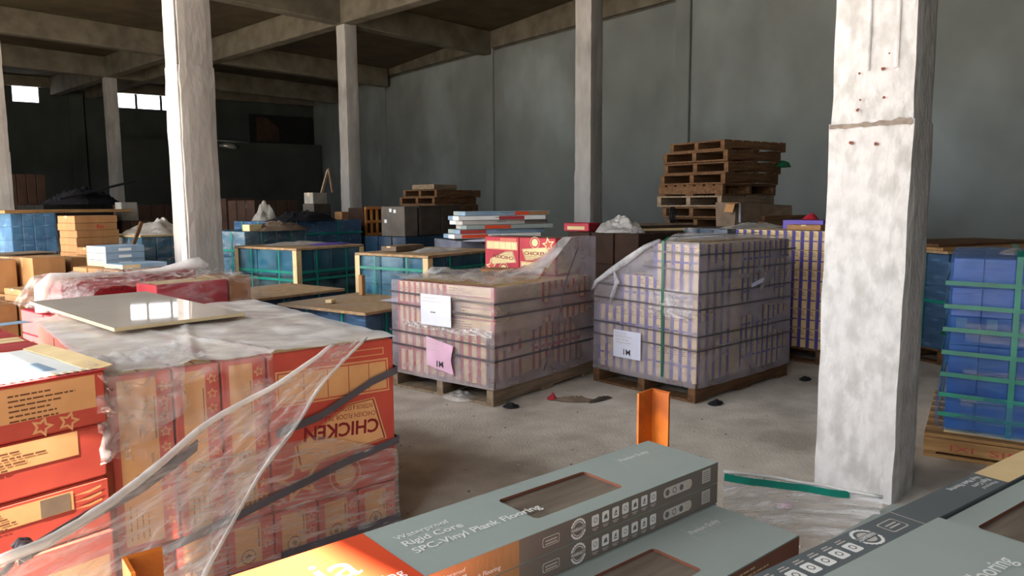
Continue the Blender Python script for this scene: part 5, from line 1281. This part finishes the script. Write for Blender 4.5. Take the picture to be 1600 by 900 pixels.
b.grid(ff, 30, 12, 'clear_film', False); b.build('film_skirt', fm3)

# ------------------------------------------------------------------ loads by the edge, beyond the white column
W('dark teal wrapped load behind the white column with boards on its top', 7.80, 1.62, -30, 1.0, 0.9, 0.148, 1.06, 'navy_wrap', 'blue_film', None, 'green_strap', hz=(0.5,), pl='pallet under the dark teal load behind the white column')
for k, (dx, dy, z, lab) in enumerate(((-0.06, 0.0, 1.064, 'tan board lying on the dark teal load behind the white column'), (-0.02, 0.05, 1.092, 'second tan board on the boards of the dark teal load'), (0.12, 0.12, 1.120, 'dark edged board on top of the dark teal load'))):
    b = MB(); b.box(0, 0, 0, 1.5, 0.95 - 0.1 * k, 0.026, ('chipboard', 'pine', 'old_wood')[k], 0.003); o = b.build('loose_board', None, (7.80 + dx, 1.62 + dy, z), -32 + 3 * k); tag(o, lab, 'board')
pl = pallet('orange-brown wooden pallet with faded red lettering under the bright blue film load', 4.93, 1.10, -80, 1.25, 1.2, 'pine', n=7, along='y')
q = MB(); fr = Frame((0, 0, 0.022), (1, 0, 0), (0, 0, 1))
b = MB(); b.box(0, -0.012, 0.040, 1.25, 0.0, 0.124, 'pine', 0.003); b.build('front_board', pl)
q = MB(); fr = Frame((0, -0.012, 0.040), (1, 0, 0), (0, 0, 1)); q.text(fr, 0.14, 0.018, 0.052, 'IXI', 'red_print', 0.001, 0.0, width=0.12); q.text(fr, 0.34, 0.018, 0.052, 'SIN', 'red_print', 0.001, 0.0, width=0.17); q.build('lettering', pl)
for k in range(2):
    b = MB(); b.box(0.10 + 0.0 * k, 0.06 + 0.5 * k, 0.148, 1.2, 0.20 + 0.5 * k, 0.166, 'kraft_pale', 0.003); b.build('batten', pl)
bl = thing('wrapped_tile_load', 'bright blue film-wrapped tile load with green straps on the lettered pallet', 'tile load', (*place(4.93, 1.10, -80, 0.10, 0.08), 0.168), -80)
b = MB(); lx, ly, H_ = 1.08, 1.05, 1.045
for i in range(7):
    for j in range(2):
        for k in range(6):
            b.box(lx * i / 7 + 0.001, ly * j / 2 + 0.012, H_ * k / 6 + 0.001, lx * (i + 1) / 7 - 0.001, ly * (j + 1) / 2, H_ * (k + 1) / 6 - 0.001, 'pale_blue' if k >= 4 else 'bright_blue', 0.003)
            if k == 3 and j == 0: b.box(lx * i / 7 + 0.03, ly * j / 2 + 0.006, H_ * k / 6 + 0.10, lx * i / 7 + 0.085, ly * j / 2 + 0.0125, H_ * k / 6 + 0.165, 'ice_blue')
o = b.build('tile_pack', bl); o['kind'] = 'stuff'
b = MB(); wall_skin(b, -0.012, -0.012, lx + 0.012, ly + 0.012, 0.0, H_ + 0.012, 'deep_blue_film', 0.016, 6, 40, 40, bulge=0.05, seed=2); b.build('film', bl)
b = MB()
for zz in (0.07, 0.16, 0.34, 0.55, 0.62):
    def hf(u, v, zz=zz):
        x = 0.08 + 0.95 * u; return (x, -0.036 - 0.012 * abs(nz(x * 6, zz * 30 + v * 3)), zz + 0.05 * v + 0.01 * nz(x * 5, zz * 9))
    b.grid(hf, 30, 5, 'clear_film', False)
b.build('film_fold', bl)
for zz in (0.10, 0.22, 0.345, 0.48, 0.62, 0.76, 0.90):
    b = MB(); e = 0.040
    b.ribbon([(-0.03, ly, zz + 0.02), (-0.035, -e, zz), (lx * 0.5, -e - 0.004, zz - 0.01), (lx + e, -e, zz - 0.01), (lx + e, ly, zz)], (0, 0, 0.013), 'green_strap', 0.0015); b.build('strap', bl)
for f in (0.30, 0.86):
    b = MB(); b.ribbon([(lx * f, -0.047, 0.002), (lx * f, -0.05, 0.5), (lx * f, -0.045, H_ + 0.02), (lx * f, 0.02, H_ + 0.045), (lx * f, ly, H_ + 0.04)], (0.015, 0, 0), 'green_strap', 0.002); b.build('strap', bl)
crumple('film_tuft', 'tuft of silvery film on top of the bright blue load', *place(4.93, 1.10, -80, 0.42, 0.35), 1.232, 0.10, 0.10, 0.05, 'streak_film', 4)
# behind it: low load with a pale bottom board
W('low dark green load between the white column and the bright blue load', 6.9, 1.15, -40, 0.8, 0.45, 0.148, 1.03, 'navy_wrap', 'blue_film', None, 'dark_green_strap', hz=(0.3,), pal_wood='pine', pl='pale pallet glimpsed between the white column and the blue load')

# ================================================================== litter on the floor
def scrap(nm, lab, cat, x, y, m, rx, ry, rh, seed, rz=0): return crumple(nm, lab, x, y, 0.008, rx, ry, rh, m, seed, cat, rz, 12, 2.2)
scrap('cardboard_scrap', 'torn pale cardboard scrap on the floor in front of the two labelled pallets', 'scrap', 4.52, 3.48, 'kraft_grey', 0.17, 0.06, 0.04, 4, -55)
scrap('red_wrapper', 'crumpled red wrapper at the end of the cardboard scrap on the floor', 'wrapper', 4.44, 3.64, 'crimson_print', 0.05, 0.04, 0.06, 7)
scrap('dark_strip', 'dark folded strip beside the cardboard scrap on the floor', 'scrap', 4.66, 3.33, 'dark_cabinet', 0.13, 0.03, 0.04, 2, -10)
scrap('dark_rag', 'small dark lump at the corner of the pink-labelled pallet', 'rag', 4.06, 3.74, 'dark_fabric', 0.07, 0.06, 0.04, 9)
scrap('dark_rag', 'small dark lump at the corner of the blue-banded pallet', 'rag', 5.16, 2.60, 'dark_fabric', 0.08, 0.05, 0.03, 5)
scrap('dark_rag', 'small dark lump on the floor by the far end of the blue-banded pallet', 'rag', 6.40, 2.38, 'dark_fabric', 0.07, 0.05, 0.03, 6)
scrap('film_scrap', 'scrap of clear film caught under the pink-labelled pallet', 'film', 3.98, 4.22, 'milky_film', 0.12, 0.16, 0.06, 3)
scrap('pink_scrap', 'small pink paper scrap on the floor before the white column', 'scrap', 3.62, 1.42, 'paper_pink', 0.05, 0.03, 0.01, 2, 20)
b = MB()
for k in range(220):
    x = random.uniform(1.9, 7.5); y = random.uniform(0.7, 4.2)
    if (x > 3.85 and y > 3.6) or (x > 4.85 and y > 2.45) or (x > 4.7 and y < 1.7): continue
    r = random.uniform(0.003, 0.009) * (1.6 if random.random() < 0.1 else 1)
    m = random.choice(['column_scar', 'kraft_grey', 'column_scar', 'pale_ink', 'beam_concrete'])
    a = random.uniform(0, 6.28); pts = [(x + r * random.uniform(0.6, 1.8) * cos(a + t * 1.257), y + r * random.uniform(0.5, 1.2) * sin(a + t * 1.257), 0.004) for t in range(5)]
    b.add(pts + [(x, y, 0.006 + r * 0.6)], [(t, (t + 1) % 5, 5) for t in range(5)], m)
o = b.build('rubble'); o['kind'] = 'stuff'; o['label'] = 'tiny chips and grit scattered over the concrete floor'
